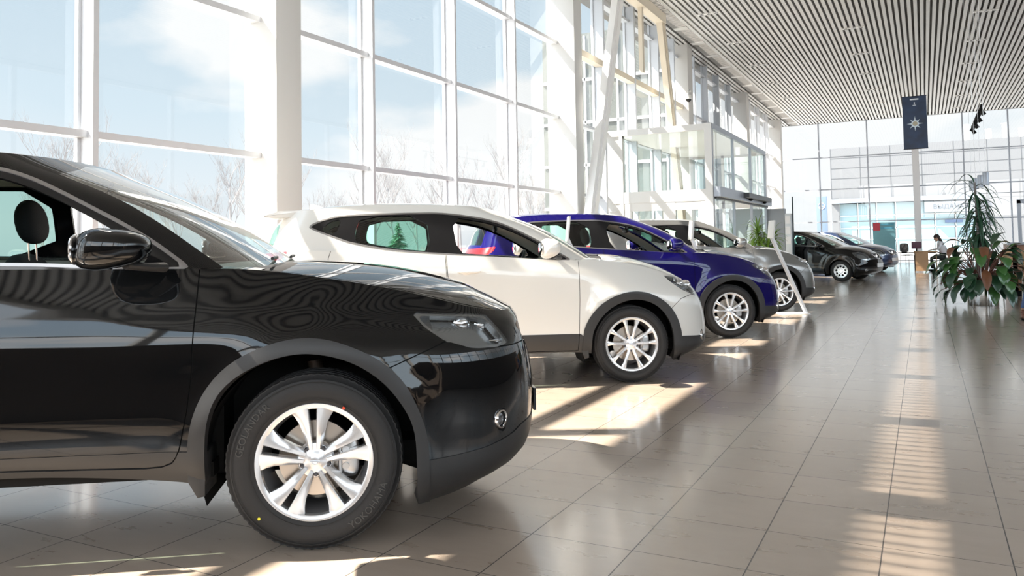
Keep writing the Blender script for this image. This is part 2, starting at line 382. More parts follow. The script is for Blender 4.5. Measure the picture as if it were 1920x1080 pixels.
# ---------------------------------------------------------------- entrance vestibule
vs = empty('entrance_vestibule', (-5.4, 21, 0), 0, 'white framed glass entrance vestibule built against the left window wall', 'vestibule')
def vpart(mb, name, mt): o = mb.build(name, mt, vs); o.location = (5.4, -21, 0); return o
V0, V1, VX, VH = 17.74, 24.45, -4.12, 3.86
f = MB()
f.box((XW + .09, V0 + .003, 0), (-6.62, V0 + .1, VH - .01)); f.box((-6.62, V0 + .02, 0), (-6.28, V0 + .06, VH - .02)); f.box((-6.28, V0 - .026, 0), (-6.20, V0 + .125, VH - .012)); f.box((VX - .16, V0 - .032, 0), (VX + .004, V0 + .145, VH + .006))
for k_, (z0, z1) in enumerate(((VH - .14, VH), (2.14, 2.40), (.002, .10))): f.box((XW + .10, V0 - .018 - .001 * k_, z0), (VX - .002, V0 + .118 + .001 * k_, z1))
f.box((XW + .11, V0 + .01, 3.66), (-6.2, V0 + .07, 3.72)); f.box((XW + .12, V0 - .004, 1.95), (VX - .01, V0 + .104, 2.145)); f.box((-5.26, V0 - .008, .004), (-4.98, V0 + .108, 2.15)); f.box((-6.21, V0 - .010, .006), (-6.02, V0 + .106, 2.15)); f.box((VX - .34, V0 - .010, .006), (VX - .15, V0 + .106, 2.15))
vpart(f, 'front_frame', M_WHITE)
f = MB()
for yy in (V0, 19.95, 22.2, V1 - .06): f.box((VX - .05, yy, 0), (VX + .01, yy + .06, VH))
f.box((VX - .06, V0, VH - .12), (VX + .02, V1, VH)); f.box((VX - .10, V0, 2.22), (VX + .16, V1, 2.44)); vpart(f, 'side_frame', M_FRAMED)
vpart(MB().box((XW + .1, V0 + .13, VH - .05), (VX - .06, V1 - .07, VH - .015)), 'roof_sheet', mat('vestibule_roof', (.62, .62, .61), .5))
f = MB(); f.box((XW, V1 - .06, 2.2), (VX, V1, 2.44)); f.box((XW, V1 - .06, VH - .12), (VX, V1, VH)); f.box((-5.4, V1 - .06, 0), (-5.32, V1, VH)); vpart(f, 'rear_frame', M_WHITE)
f = MB(); f.box((VX + .0, V0 + .1, 2.18), (VX + .05, V1, 2.22)); f.box((VX - .02, 20.3, 2.30), (VX + .30, 23.6, 2.42)); vpart(f, 'sliding_door_header', mat('dark_header', (.05, .055, .06), .4))
for q in (21.0, 23.0): vpart(MB().blob((VX + .20, q, 2.28), (.05, .05, .04), 2.2), 'door_sensor', M_BLACK)
for (xa, xb_, z0, z1) in ((-6.2, VX - .16, 2.40, VH - .14), (-6.02, -5.26, .1, 1.95), (-4.98, VX - .34, .1, 1.95)): vpart(MB().quad((xa, V0 + .05, z0), (xb_, V0 + .05, z0), (xb_, V0 + .05, z1), (xa, V0 + .05, z1)), 'glass_pane', M_PANEG)
for (ya, yb, z0, z1) in ((V0, 19.95, 2.44, VH - .1), (19.95, 22.2, 2.44, VH - .1), (22.2, V1, 2.44, VH - .1), (V0, 19.95, 0, 2.2), (22.2, V1, 0, 2.2)): vpart(MB().quad((VX - .02, ya, z0), (VX - .02, yb, z0), (VX - .02, yb, z1), (VX - .02, ya, z1)), 'glass_pane', M_PANEG)
vpart(MB().quad((XW, V1 - .03, 0), (VX, V1 - .03, 0), (VX, V1 - .03, VH), (XW, V1 - .03, VH)), 'glass_pane', M_PANEG)
# ---------------------------------------------------------------- car body surface tools
def pchip(pts):
    xs = np.array([p[0] for p in pts], float); ys = np.array([p[1] for p in pts], float)
    h = np.diff(xs); d = np.diff(ys) / h; m_ = np.zeros(len(xs))
    m_[0] = d[0]; m_[-1] = d[-1]
    for i in range(1, len(xs) - 1):
        m_[i] = 0 if d[i - 1] * d[i] <= 0 else 2 * d[i - 1] * d[i] / (d[i - 1] + d[i])
    def f(x):
        x = np.clip(np.asarray(x, float), xs[0], xs[-1]); i = np.clip(np.searchsorted(xs, x) - 1, 0, len(h) - 1)
        t = (x - xs[i]) / h[i]
        return (2 * t**3 - 3 * t**2 + 1) * ys[i] + (t**3 - 2 * t**2 + t) * h[i] * m_[i] + (-2 * t**3 + 3 * t**2) * ys[i + 1] + (t**3 - t**2) * h[i] * m_[i + 1]
    return f
NR, NS, NF = 20, 120, 30
def ring(xr, xf, cr_, cf, Wp, Zp, n=2.7, nrr=2.6):
    """closed-in-plan line from tail centre round the side to nose centre"""
    Wf, Zf = pchip(Wp), pchip(Zp)
    def corner(L, x0, sgn, N, nn):
        t = np.linspace(0, PI / 2, 400)
        x = x0 + sgn * L * np.sin(t) ** (2 / nn); y = Wf(x) * np.cos(t) ** (2 / nn)
        y[-1] = 0
        s_ = np.concatenate([[0], np.cumsum(np.hypot(np.diff(x), np.diff(y)))]); u = np.linspace(0, s_[-1], N + 1)
        return np.interp(u, s_, x), np.interp(u, s_, y)
    xb, yb = corner(cr_, xr + cr_, -1, NR, nrr); xe, ye = corner(cf, xf - cf, 1, NF, n)
    xm = np.linspace(xr + cr_, xf - cf, NS + 1)[1:-1]
    x = np.concatenate([xb[::-1], xm, xe]); y = np.concatenate([yb[::-1], Wf(xm), ye])
    return np.stack([x, y, Zf(x)], 1)
def loft(rings, sub, bump=None):
    R = [np.asarray(r) for r in rings]; K = len(R); rows = []
    for k in range(K - 1):
        p0 = R[max(k - 1, 0)]; p1 = R[k]; p2 = R[k + 1]; p3 = R[min(k + 2, K - 1)]
        if k == 0: p0 = 2 * p1 - p2
        if k == K - 2: p3 = 2 * p2 - p1
        ns = sub[k] if isinstance(sub, (list, tuple)) else sub
        for j in range(ns):
            t = j / ns
            # finite-difference tangents limited by neighbour distances
            d1 = np.linalg.norm(p1 - p0, axis=1, keepdims=True) + 1e-6; d2 = np.linalg.norm(p2 - p1, axis=1, keepdims=True) + 1e-6; d3 = np.linalg.norm(p3 - p2, axis=1, keepdims=True) + 1e-6
            m1 = ((p1 - p0) / d1 * d2 + (p2 - p1) / d2 * d1) / (d1 + d2) * d2
            m2 = ((p2 - p1) / d2 * d3 + (p3 - p2) / d3 * d2) / (d2 + d3) * d2
            rows.append((2 * t**3 - 3 * t**2 + 1) * p1 + (t**3 - 2 * t**2 + t) * m1 + (-2 * t**3 + 3 * t**2) * p2 + (t**3 - t**2) * m2)
    rows.append(R[-1])
    G = np.array(rows)
    if bump is not None: G = bump(G)
    return G
def cap_from_ring(r, i0, i1, crown, p=2.2, nc=16):
    """surface of constant-x lines from the ring in to the centreline"""
    E_ = r[i0:i1 + 1]; rows = []
    for j in range(nc + 1):
        s_ = math.cos(PI / 2 * j / nc) if j < nc else 0.0
        P = E_.copy(); P[:, 1] = E_[:, 1] * s_; P[:, 2] = E_[:, 2] + crown(E_[:, 0]) * (1 - s_ ** p)
        rows.append(P)
    return np.array(rows)
class Pool:
    def __init__(s): s.P = np.zeros((0, 3)); s.N = np.zeros((0, 3))
    def grid(s, G):
        a, b, _ = G.shape; base = len(s.P)
        du = np.gradient(G, axis=1); dv = np.gradient(G, axis=0)
        N = np.cross(du, dv)
        L = np.linalg.norm(N, axis=2, keepdims=True); N = np.where(L > 1e-12, N / np.maximum(L, 1e-12), 0)
        # degenerate ends borrow the neighbour's normal
        for (i, j) in ((0, 1), (-1, -2)):
            bad = np.linalg.norm(N[:, i], axis=1) < 0.5; N[bad, i] = N[bad, j]
            bad = np.linalg.norm(N[i], axis=1) < 0.5; N[i][bad] = N[j][bad]
        c = G.reshape(-1, 3).mean(0) * np.array([1, 0, 0.8])
        if np.einsum('ij,ij->i', N.reshape(-1, 3), G.reshape(-1, 3) - c).mean() < 0: N = -N; flip = True
        else: flip = False
        s.P = np.vstack([s.P, G.reshape(-1, 3)]); s.N = np.vstack([s.N, N.reshape(-1, 3)])
        F = []
        for i in range(a - 1):
            for j in range(b - 1):
                q = [base + i * b + j, base + i * b + j + 1, base + (i + 1) * b + j + 1, base + (i + 1) * b + j]
                F.append(q[::-1] if flip else q)
        return F
    def split(s, faces, dfun):
        """(inside where d<0, outside)"""
        d = dfun(s.P, s.N); d = np.where(np.abs(d) < 1e-5, 1e-5, d)
        neg = d < 0; I = []; O = []; cache = {}; newP = []; newN = []; base = len(s.P)
        for f in faces:
            k = [neg[i] for i in f]
            if all(k): I.append(f); continue
            if not any(k): O.append(f); continue
            fi = []; fo = []; n = len(f)
            for a in range(n):
                i, j = f[a], f[(a + 1) % n]
                (fi if neg[i] else fo).append(i)
                if neg[i] != neg[j]:
                    key = (min(i, j), max(i, j))
                    if key not in cache:
                        t = d[i] / (d[i] - d[j]); cache[key] = base + len(newP)
                        newP.append(s.P[i] + (s.P[j] - s.P[i]) * t); v = s.N[i] + (s.N[j] - s.N[i]) * t; newN.append(v / (np.linalg.norm(v) + 1e-9))
                    fi.append(cache[key]); fo.append(cache[key])
            if len(fi) > 2: I.append(fi)
            if len(fo) > 2: O.append(fo)
        if newP: s.P = np.vstack([s.P, newP]); s.N = np.vstack([s.N, newN])
        return I, O
def sdf_poly(poly, X, Z):
    P = np.asarray(poly, float); n = len(P); d = np.full(len(X), 1e9); ins = np.zeros(len(X), bool)
    for i in range(n):
        a, b = P[i], P[(i + 1) % n]; e_ = b - a; w = np.stack([X - a[0], Z - a[1]], 1)
        t = np.clip((w @ e_) / (e_ @ e_ + 1e-12), 0, 1); q = w - t[:, None] * e_
        d = np.minimum(d, (q ** 2).sum(1))
        c1 = (a[1] <= Z) & (b[1] > Z); c2 = (a[1] > Z) & (b[1] <= Z)
        cr2 = e_[0] * w[:, 1] - e_[1] * w[:, 0]
        ins ^= (c1 & (cr2 > 0)) | (c2 & (cr2 < 0))
    d = np.sqrt(d)
    return np.where(ins, -d, d)
def chaikin(p, k=2, closed=True):
    p = [np.array(q, float) for q in p]
    for _ in range(k):
        q = []; n = len(p)
        for i in range(n if closed else n - 1):
            a, b = p[i], p[(i + 1) % n]; q += [a * .75 + b * .25, a * .25 + b * .75]
        if not closed: q = [p[0]] + q + [p[-1]]
        p = q
    return np.array(p)
def side_poly(poly, grow=0.0, ok=None):
    P = np.array(poly, float)
    def f(V, N):
        d = sdf_poly(P, V[:, 0], V[:, 2]) - grow
        if ok is not None: d = np.where(ok(V, N), d, np.maximum(d, 0.02))
        return d
    return f
def front_poly(poly, grow=0.0, ok=None):
    P = np.array(poly, float)
    def f(V, N):
        d = sdf_poly(P, V[:, 1], V[:, 2]) - grow
        if ok is not None: d = np.where(ok(V, N), d, np.maximum(d, 0.02))
        return d
    return f
def seam_cut(pool, faces, dfun, w=0.0025):
    """(inside, outside, seam band)"""
    I, O = pool.split(faces, lambda V, N: dfun(V, N) + w)
    S, O = pool.split(O, lambda V, N: dfun(V, N) - w)
    return I, O, S
def panel(name, pool, faces, mt, parent, off=0.0, lip=0.0, mirror=0, offn=None):
    """mirror 0: left (+y) only, 1: right only, 2: both sides in one mesh"""
    if not faces: return None
    used = sorted({i for f in faces for i in f}); mp_ = {v: k for k, v in enumerate(used)}
    P = pool.P[used] + pool.N[used] * off; N = pool.N[used].copy(); F = [[mp_[i] for i in f] for f in faces]
    if lip:
        ec = {}
        for f in F:
            for a in range(len(f)):
                i, j = f[a], f[(a + 1) % len(f)]; ec[(i, j)] = 1
        bnd = [(i, j) for (i, j) in ec if (j, i) not in ec]
        nm = {}
        addP = []; addN = []; n0 = len(P)
        for i, j in bnd:
            if abs(P[i][1]) < 1e-4 and abs(P[j][1]) < 1e-4: continue
            e_ = P[j] - P[i]; out_ = np.cross(e_, (N[i] + N[j]) / 2); out_ /= (np.linalg.norm(out_) + 1e-9)
            for v in (i, j): nm.setdefault(v, np.zeros(3)); nm[v] = nm[v] + out_
        idx = {}
        for v, o_ in nm.items():
            o_ = o_ / (np.linalg.norm(o_) + 1e-9); idx[v] = n0 + len(addP)
            addP += [P[v], P[v] - N[v] * lip]; addN += [o_, o_]
        for i, j in bnd:
            if i in idx and j in idx: F.append([idx[i], idx[i] + 1, idx[j] + 1, idx[j]])
        if addP: P = np.vstack([P, addP]); N = np.vstack([N, addN])
    if mirror >= 1:
        Pm = P * np.array([1, -1, 1]); Nm = N * np.array([1, -1, 1]); Fm = [f[::-1] for f in F]
        if mirror == 1: P, N, F = Pm, Nm, Fm
        else:
            n0 = len(P); P = np.vstack([P, Pm]); N = np.vstack([N, Nm]); F = F + [[i + n0 for i in f] for f in Fm]
    me = bpy.data.meshes.new(name); me.from_pydata(P.tolist(), [], F)
    me.polygons.foreach_set('use_smooth', [True] * len(me.polygons))
    me.update()
    if len(me.vertices) == len(N): me.normals_split_custom_set_from_vertices([tuple(x) for x in N])
    return link(name, me, mt, parent)

# ---------------------------------------------------------------- shared car materials
def paint(name, col, metal=0.0, rough=0.35, coat=1.0):
    return mat(name, col, rough, metal, coat=coat)

def tyre_mesh(R, w, rr, name):
    """turned tyre with cut tread blocks; axis along y, outer face at -w/2"""
    b = MB(); h = w / 2
    prof = [(rr - .008, -h + .022), (rr + .004, -h + .008), (rr + .02, -h + .002), (rr + (R - rr) * .38, -h - .006), (rr + (R - rr) * .60, -h - .005), (rr + (R - rr) * .80, -h + .004), (R - .020, -h + .013), (R - .007, -h + .024)]
    tread = []
    gx = [-.060, -.022, .022, .060]; hh = h - .024
    xs = [-hh]
    for g_ in gx: xs += [g_ - .005, g_ - .004, g_ + .004, g_ + .005]
    xs.append(hh)
    for x in xs:
        dep = .008 if any(abs(x - g_) < .0045 for g_ in gx) else 0
        tread.append((R - dep - .004 * (x / h) ** 2, x))
    prof = prof + tread + [(r, -x) for r, x in prof[::-1]]
    n = 144; V = []; F = []
    L = len(prof)
    for k in range(n):
        a = 2 * PI * k / n
        cut = (k % 2 == 0)
        for q, (r, x) in enumerate(prof):
            sh = 0.0045 if (cut and (abs(x) > .066) and r > R - .022) else 0
            V.append(((r - sh) * math.cos(a), x, (r - sh) * math.sin(a)))
    for k in range(n):
        k2 = (k + 1) % n
        for q in range(L - 1): F.append((k * L + q, k * L + q + 1, k2 * L + q + 1, k2 * L + q))
    b.add(V, F, 0, True)
    # raised side rings
    for r0 in (rr + .020, R - .034):
        b.lathe([(r0 - .0012, -h - .004), (r0 - .0006, -h - .0075), (r0 + .0006, -h - .0075), (r0 + .0012, -h - .004)], 96, 'Y')
    return b
def spoke(b, a0, a1, r0, r1, w0, w1, y0, y1, dep=.02, top=.62, mi=0, kick=0):
    """one spoke running from angle a0 (hub) to a1 (rim); face height y0..y1 (outer face is negative y)"""
    S = 7; V = []
    p0 = Vector((math.cos(a0) * r0, math.sin(a0) * r0)); p1 = Vector((math.cos(a1) * r1, math.sin(a1) * r1)); d = (p1 - p0).normalized(); nrm = Vector((-d.y, d.x))
    for i in range(S + 1):
        t = i / S; c = p0.lerp(p1, t); w = w0 + (w1 - w0) * t ** 1.6 + kick * max(0, t - .7) ** 1.3; y = y0 + (y1 - y0) * t - .006 * math.sin(PI * t)
        for s_, yy in ((-1, y + dep), (-1, y + .006), (-top, y), (top, y), (1, y + .006), (1, y + dep)):
            q = c + nrm * w * s_ / 2; V.append((q.x, yy, q.y))
    F = []
    for i in range(S):
        for k in range(6): F.append((i * 6 + k, i * 6 + (k + 1) % 6, (i + 1) * 6 + (k + 1) % 6, (i + 1) * 6 + k))
    F += [tuple(range(6))[::-1], tuple(range(S * 6, S * 6 + 6))]
    b.add(V, F, mi, False)
def make_wheel(kind, R, w, rr, parent, loc, flip=False, detail=True):
    """wheel root is a part: tyre, rim, nuts, cap and disc are its sub-parts; outer face looks to -y"""
    # the wheel itself: hub barrel mesh carrying the rest
    h = w / 2
    hub = MB()
    hub.lathe([(rr - .012, -h + .020), (rr - .020, -h + .05), (rr - .035, -h + .09), (rr - .035, h - .03), (rr - .01, h - .01)], 72, 'Y')
    hub.lathe([(0, .02), (.075, .02), (.075, .09), (0, .09)], 32, 'Y')
    root = hub.build('wheel', M_RIMD, parent); root.location = loc
    if flip: root.rotation_euler = (0, 0, PI)
    tyre_mesh(R, w, rr, 'tyre').build('tyre', M_TYRE, root, fixn=True)
    r = MB(); yo = -h + .006
    r.lathe([(rr - .020, yo + .030), (rr - .018, yo + .006), (rr - .008, yo), (rr + .003, yo - .001), (rr + .006, yo + .004), (rr + .004, yo + .014)], 96, 'Y')
    yh = yo + .030
    if kind == 'split':      # five pairs of spokes with a slot down the middle of each pair
        tb = ((.045, .0055, .031), (.066, .0075, .034), (.095, .0095, .040), (.124, .0115, .048), (.155, .0135, .057), (.180, .015, .070), (.205, .0165, .088), (.2245, .0175, .103))
        for k in range(5):
            a = math.radians(92 + 72 * k); ca, sa = math.cos(a), math.sin(a)
            for s_ in (-1, 1):
                V = []; n_ = len(tb)
                for i, (u, vi, vo) in enumerate(tb):
                    t = (u - .045) / .18; y = (yh - .006) * (1 - t) + (yo + .003) * t - .005 * math.sin(PI * t)
                    u2 = math.sqrt(max(0, u * u - 0)); mid = vi + (vo - vi) * (.62 - .10 * t)
                    uo = min(u, math.sqrt(max(.0001, (rr - .010) ** 2 - vo * vo)) if i == n_ - 1 else u)
                    for v, dy in ((vi, .040), (vi, .003), (vi + .003, 0), (mid, .000), (vo, .013), (vo, .040)):
                        uu = u if v != vo else uo; q = s_ * v; V.append((uu * ca - q * sa, y + dy, uu * sa + q * ca))
                F = [(i * 6 + j, i * 6 + (j + 1) % 6, (i + 1) * 6 + (j + 1) % 6, (i + 1) * 6 + j) for i in range(n_ - 1) for j in range(6)]
                F += [tuple(range(6))[::-1], tuple(range((n_ - 1) * 6, n_ * 6))]
                r.add(V, F, 0, False)
        r.lathe([(0, yh - .010), (.026, yh - .010), (.034, yh - .004), (.070, yh + .004), (.078, yh + .02), (.0, yh + .02)], 40, 'Y')
        nut_a = [math.radians(56 + 72 * k) for k in range(5)]; nut_r = .0575
    elif kind == 'ten':
        for k in range(5):
            a = math.radians(90 + 72 * k)
            for s_ in (-1, 1): spoke(r, a + s_ * math.radians(17), a + s_ * math.radians(15), .045, rr - .008, .024, .030, yh - .004, yo + .004, .03, .5, kick=.12)
        r.lathe([(0, yh - .010), (.028, yh - .010), (.040, yh - .004), (.066, yh + .001), (.072, yh + .02), (0, yh + .02)], 40, 'Y')
        nut_a = [math.radians(54 + 72 * k) for k in range(5)]; nut_r = .0575
    else:                     # steel wheel with a full cover
        r.lathe([(0, yo + .004), (rr * .30, yo + .002), (rr * .36, yo + .012), (rr * .9, yo + .010), (rr - .004, yo + .002)], 64, 'Y')
        nut_a = []
    r.build('rim', M_RIM, root)
    if kind == 'cover':
        c = MB()
        for k in range(9):
            a = 2 * PI * k / 9 + .2; c.blob((math.cos(a) * rr * .66, yo + .006, math.sin(a) * rr * .66), (.030, .006, .030), 2.2, 12, 6)
        c.build('vent_hole', M_BLACK, root)
    for a in nut_a:
        nb = MB(); c = (math.cos(a) * nut_r, 0, math.sin(a) * nut_r)
        T = Matrix.Translation(c)
        nb.lathe([(0, yh - .006), (.006, yh - .005), (.009, yh - .000), (.0105, yh + .004), (0.0140, yh + .003), (.0140, yh + .02)], 14, 'Y', T)
        nb.build('wheel_nut', M_STEEL if not detail else mat('dark_nut', (0.10, 0.10, 0.11), 0.3, 0.9), root)
    if kind != 'cover':
        cp = MB(); cp.lathe([(0, yh - .014), (.016, yh - .0135), (.021, yh - .011), (.022, yh)], 32, 'Y'); cp.build('hub_cap', M_RIM, root)
        if detail:
            em = MB(); em.lathe([(.0125, yh - .0155), (.015, yh - .0155), (.015, yh - .013), (.0125, yh - .013)], 32, 'Y', closed=True); em.box((-.020, yh - .0165, -.0028), (.020, yh - .013, .0028))
            em.build('cap_emblem', M_CHROME, root)
        dc = MB(); dc.lathe([(.07, yh + .050), (rr * .66, yh + .050), (rr * .66, yh + .066), (.07, yh + .066)], 48, 'Y', closed=True)
        dc.lathe([(.0, yh + .03), (.07, yh + .035), (.07, yh + .05)], 32, 'Y')
        dc.build('brake_disc', M_DISC, root)
        cl = MB(); sgn = 1 if not flip else -1
        T = Matrix.Rotation(-math.radians(8) * 1, 4, 'Y')
        cl.blob((sgn * rr * .58, yh + .055, .0), (.042, .030, .085), 3.5, 20, 12, None)
        cl.tube([(sgn * rr * .42, yh + .035, .07), (sgn * rr * .42, yh + .035, -.07)], .010)
        for dz in (-.035, .035): cl.lathe([(0, yh + .018), (.014, yh + .018), (.016, yh + .04)], 16, 'Y', Matrix.Translation((sgn * rr * .52, 0, dz)))
        cl.build('brake_caliper', M_STEEL, root)
    return root
def tyre_text(root, body, R0, size, mid, h, top=True):
    me = text_mesh(body, size, 'sidewall_lettering', .0012)
    w = max(v.co.x for v in me.vertices)
    for v in me.vertices:
        x, y, z = v.co; rad = R0 + (y if top else -y); a = (mid - x / R0) if top else (mid + x / R0)
        v.co = (rad * math.cos(a), -h - .0070 - z, rad * math.sin(a))
    return link('sidewall_lettering', me, mat('raised_tyre_lettering', (0.06, 0.058, 0.055), 0.5), root)
# ---------------------------------------------------------------- the car bodies
def sym_arch(pts, cx):      # rear arch: the front one turned round its own axle and moved back
    return [(cx - x, z) for x, z in pts][::-1]
XT = dict(
    wb=2.705, R=.362, tw=.225, rr=.236, track=.79, wheel='split', Hroof=1.70,
    rings=[  # xr, xf, cr, cf, W(x), Z(x)
        (-3.45, .80, .5, .55, [(-3.4, .80), (-2.7, .85), (-.5, .865), (.3, .87), (.8, .80)], [(-3.5, .36), (-2.7, .33), (-1.2, .355), (-.5, .305), (-.2, .24), (.25, .165), (.8, .175)]),
        (-3.58, .98, .5, .58, [(-3.5, .86), (-2.7, .90), (-.5, .900), (0, .905), (.5, .90), (.9, .88)], [(-3.6, .44), (-2.7, .42), (-1.2, .42), (-.5, .39), (0, .34), (.5, .28), (.98, .30)]),
        (-3.63, 1.015, .5, .60, [(-3.5, .88), (-2.7, .912), (-1.6, .914), (-.5, .914), (0, .915), (.5, .905), (.9, .88)], [(-3.6, .58), (-1.2, .53), (-.5, .52), (.4, .47), (1.0, .47)]),
        (-3.62, 1.01, .5, .58, [(-3.5, .87), (-2.7, .900), (-1.6, .897), (-.5, .899), (0, .910), (.5, .903), (.9, .86)], [(-3.6, .76), (-1.2, .71), (-.5, .70), (.4, .67), (1.0, .66)]),
        (-3.60, .985, .5, .56, [(-3.5, .86), (-2.7, .880), (-1.6, .877), (-.9, .877), (-.4, .888), (0, .895), (.5, .870), (.9, .82)], [(-3.6, .94), (-1.2, .885), (-.5, .880), (.0, .885), (.5, .83), (1.0, .79)]),
        (-3.56, .955, .5, .54, [(-3.5, .82), (-2.7, .845), (-1.6, .839), (-.5, .840), (0, .834), (.5, .778), (.9, .74)], [(-3.6, 1.07), (-2.4, 1.04), (-1.2, 1.01), (-.5, 1.01), (.0, .995), (.5, .915), (1.0, .875)]),
        (-3.50, .925, .5, .50, [(-3.5, .76), (-2.7, .780), (-1.6, .786), (-.6, .786), (-.35, .776), (0, .752), (.4, .71), (.9, .665)], [(-3.6, 1.20), (-2.6, 1.195), (-1.2, 1.175), (-.6, 1.165), (-.35, 1.160), (-.18, 1.145), (.07, 1.105), (.30, 1.06), (.5, 1.01), (.68, .96), (.8, .935), (.93, .925)]),
    ],
    gh=[
        (-3.49, -.19, .45, .46, [(-3.4, .745), (-2.7, .772), (-1.6, .780), (-.6, .779), (-.2, .76)], [(-3.5, 1.18), (-1.2, 1.165), (-.6, 1.155), (-.2, 1.155)]),
        (-3.44, -.63, .45, .44, [(-3.4, .68), (-2.7, .712), (-1.6, .722), (-1.0, .715), (-.6, .705)], [(-3.5, 1.44), (-1.6, 1.455), (-.6, 1.44)]),
        (-3.30, -1.13, .40, .42, [(-3.4, .56), (-2.7, .61), (-1.6, .62), (-1.1, .59)], [(-3.35, 1.60), (-3.0, 1.655), (-2.3, 1.69), (-1.6, 1.69), (-1.13, 1.665)]),
    ],
    roofcrown=.035, cowl=-.50,
    crown=[(-.5, .02), (-.2, .035), (.1, .065), (.4, .085), (.65, .090), (.8, .055), (.88, .02), (.925, 0)],
    arch_in=[(-.43, -.2), (-.43, .43), (-.41, .60), (-.345, .70), (-.22, .775), (-.07, .815), (.07, .80), (.19, .755), (.30, .67), (.38, .56), (.41, .48), (.42, .38), (.42, -.2)],
    arch_out=[(-.495, -.2), (-.495, .43), (-.48, .55), (-.44, .66), (-.36, .76), (-.25, .825), (-.12, .865), (.0, .872), (.12, .845), (.27, .775), (.37, .68), (.425, .57), (.46, .47), (.47, .38), (.47, -.2)],
    sill=.435, low=[(.43, -.1), (.43, .350), (.56, .358), (.72, .375), (.84, .40), (.90, .425), (1.2, .44), (1.2, -.1)],
    fdoor=[(-.48, 1.4), (-.48, 1.05), (-.485, .74), (-.50, .58), (-.525, .45), (-.545, .40), (-.58, .378), (-.66, .373), (-1.5, .395), (-1.60, .40), (-1.605, .7), (-1.62, 1.4)],
    rdoor=[(-1.63, 1.4), (-1.615, .7), (-1.61, .40), (-2.10, .42), (-2.20, .46), (-2.24, .6), (-2.33, .78), (-2.48, .93), (-2.58, 1.1), (-2.60, 1.4)],
    bumper=[(.30, .30), (.30, .735), (.45, .795), (.56, .838), (.68, .80), (.84, .785), (1.3, .78), (1.3, .2), (.3, .2)],
    head=[(.40, .955), (.50, .948), (.67, .938), (.74, .925), (.80, .86), (.845, .80), (.80, .790), (.67, .795), (.54, .838), (.46, .89)],
    grille=[(-.50, .86), (-.30, .89), (.30, .89), (.50, .86), (.36, .68), (.30, .62), (-.30, .62), (-.36, .68)],
    fog=(.79, .475, .03, .055),
    dlo=[(-.515, 1.165), (-.58, 1.215), (-.68, 1.29), (-.81, 1.37), (-.94, 1.44), (-1.08, 1.515), (-1.21, 1.575), (-1.34, 1.615), (-1.6, 1.640), (-2.2, 1.64), (-2.7, 1.60), (-3.0, 1.53), (-3.15, 1.42), (-2.95, 1.28), (-2.6, 1.225), (-1.22, 1.190), (-.88, 1.172), (-.59, 1.155)],
    fwin=[(-.67, 1.185), (-.72, 1.235), (-.81, 1.315), (-.94, 1.395), (-1.08, 1.470), (-1.21, 1.530), (-1.34, 1.572), (-1.57, 1.60), (-1.55, 1.205), (-1.2, 1.20)],
    rwin=[(-1.66, 1.215), (-1.67, 1.605), (-2.2, 1.61), (-2.55, 1.585), (-2.62, 1.25)],
    qwin=[(-2.70, 1.26), (-2.64, 1.575), (-2.95, 1.50), (-3.06, 1.42), (-2.92, 1.30)],
    wind=[(-.725, 1.12), (-.665, 1.40), (-.615, 1.585), (-.35, 1.640), (0, 1.655), (.35, 1.640), (.615, 1.585), (.665, 1.40), (.725, 1.12)],
    rear=[(-.62, 1.20), (-.58, 1.40), (-.48, 1.56), (.48, 1.56), (.58, 1.40), (.62, 1.20)],
    tail=[(-3.7, 1.12), (-3.1, 1.14), (-3.25, .98), (-3.7, .92)],
    mirror=((-.75, 1.005, 1.252), (.135, .115, .078)), sail=(-.60, 1.185), seat=-1.54, spoil=False, roofrail=False)
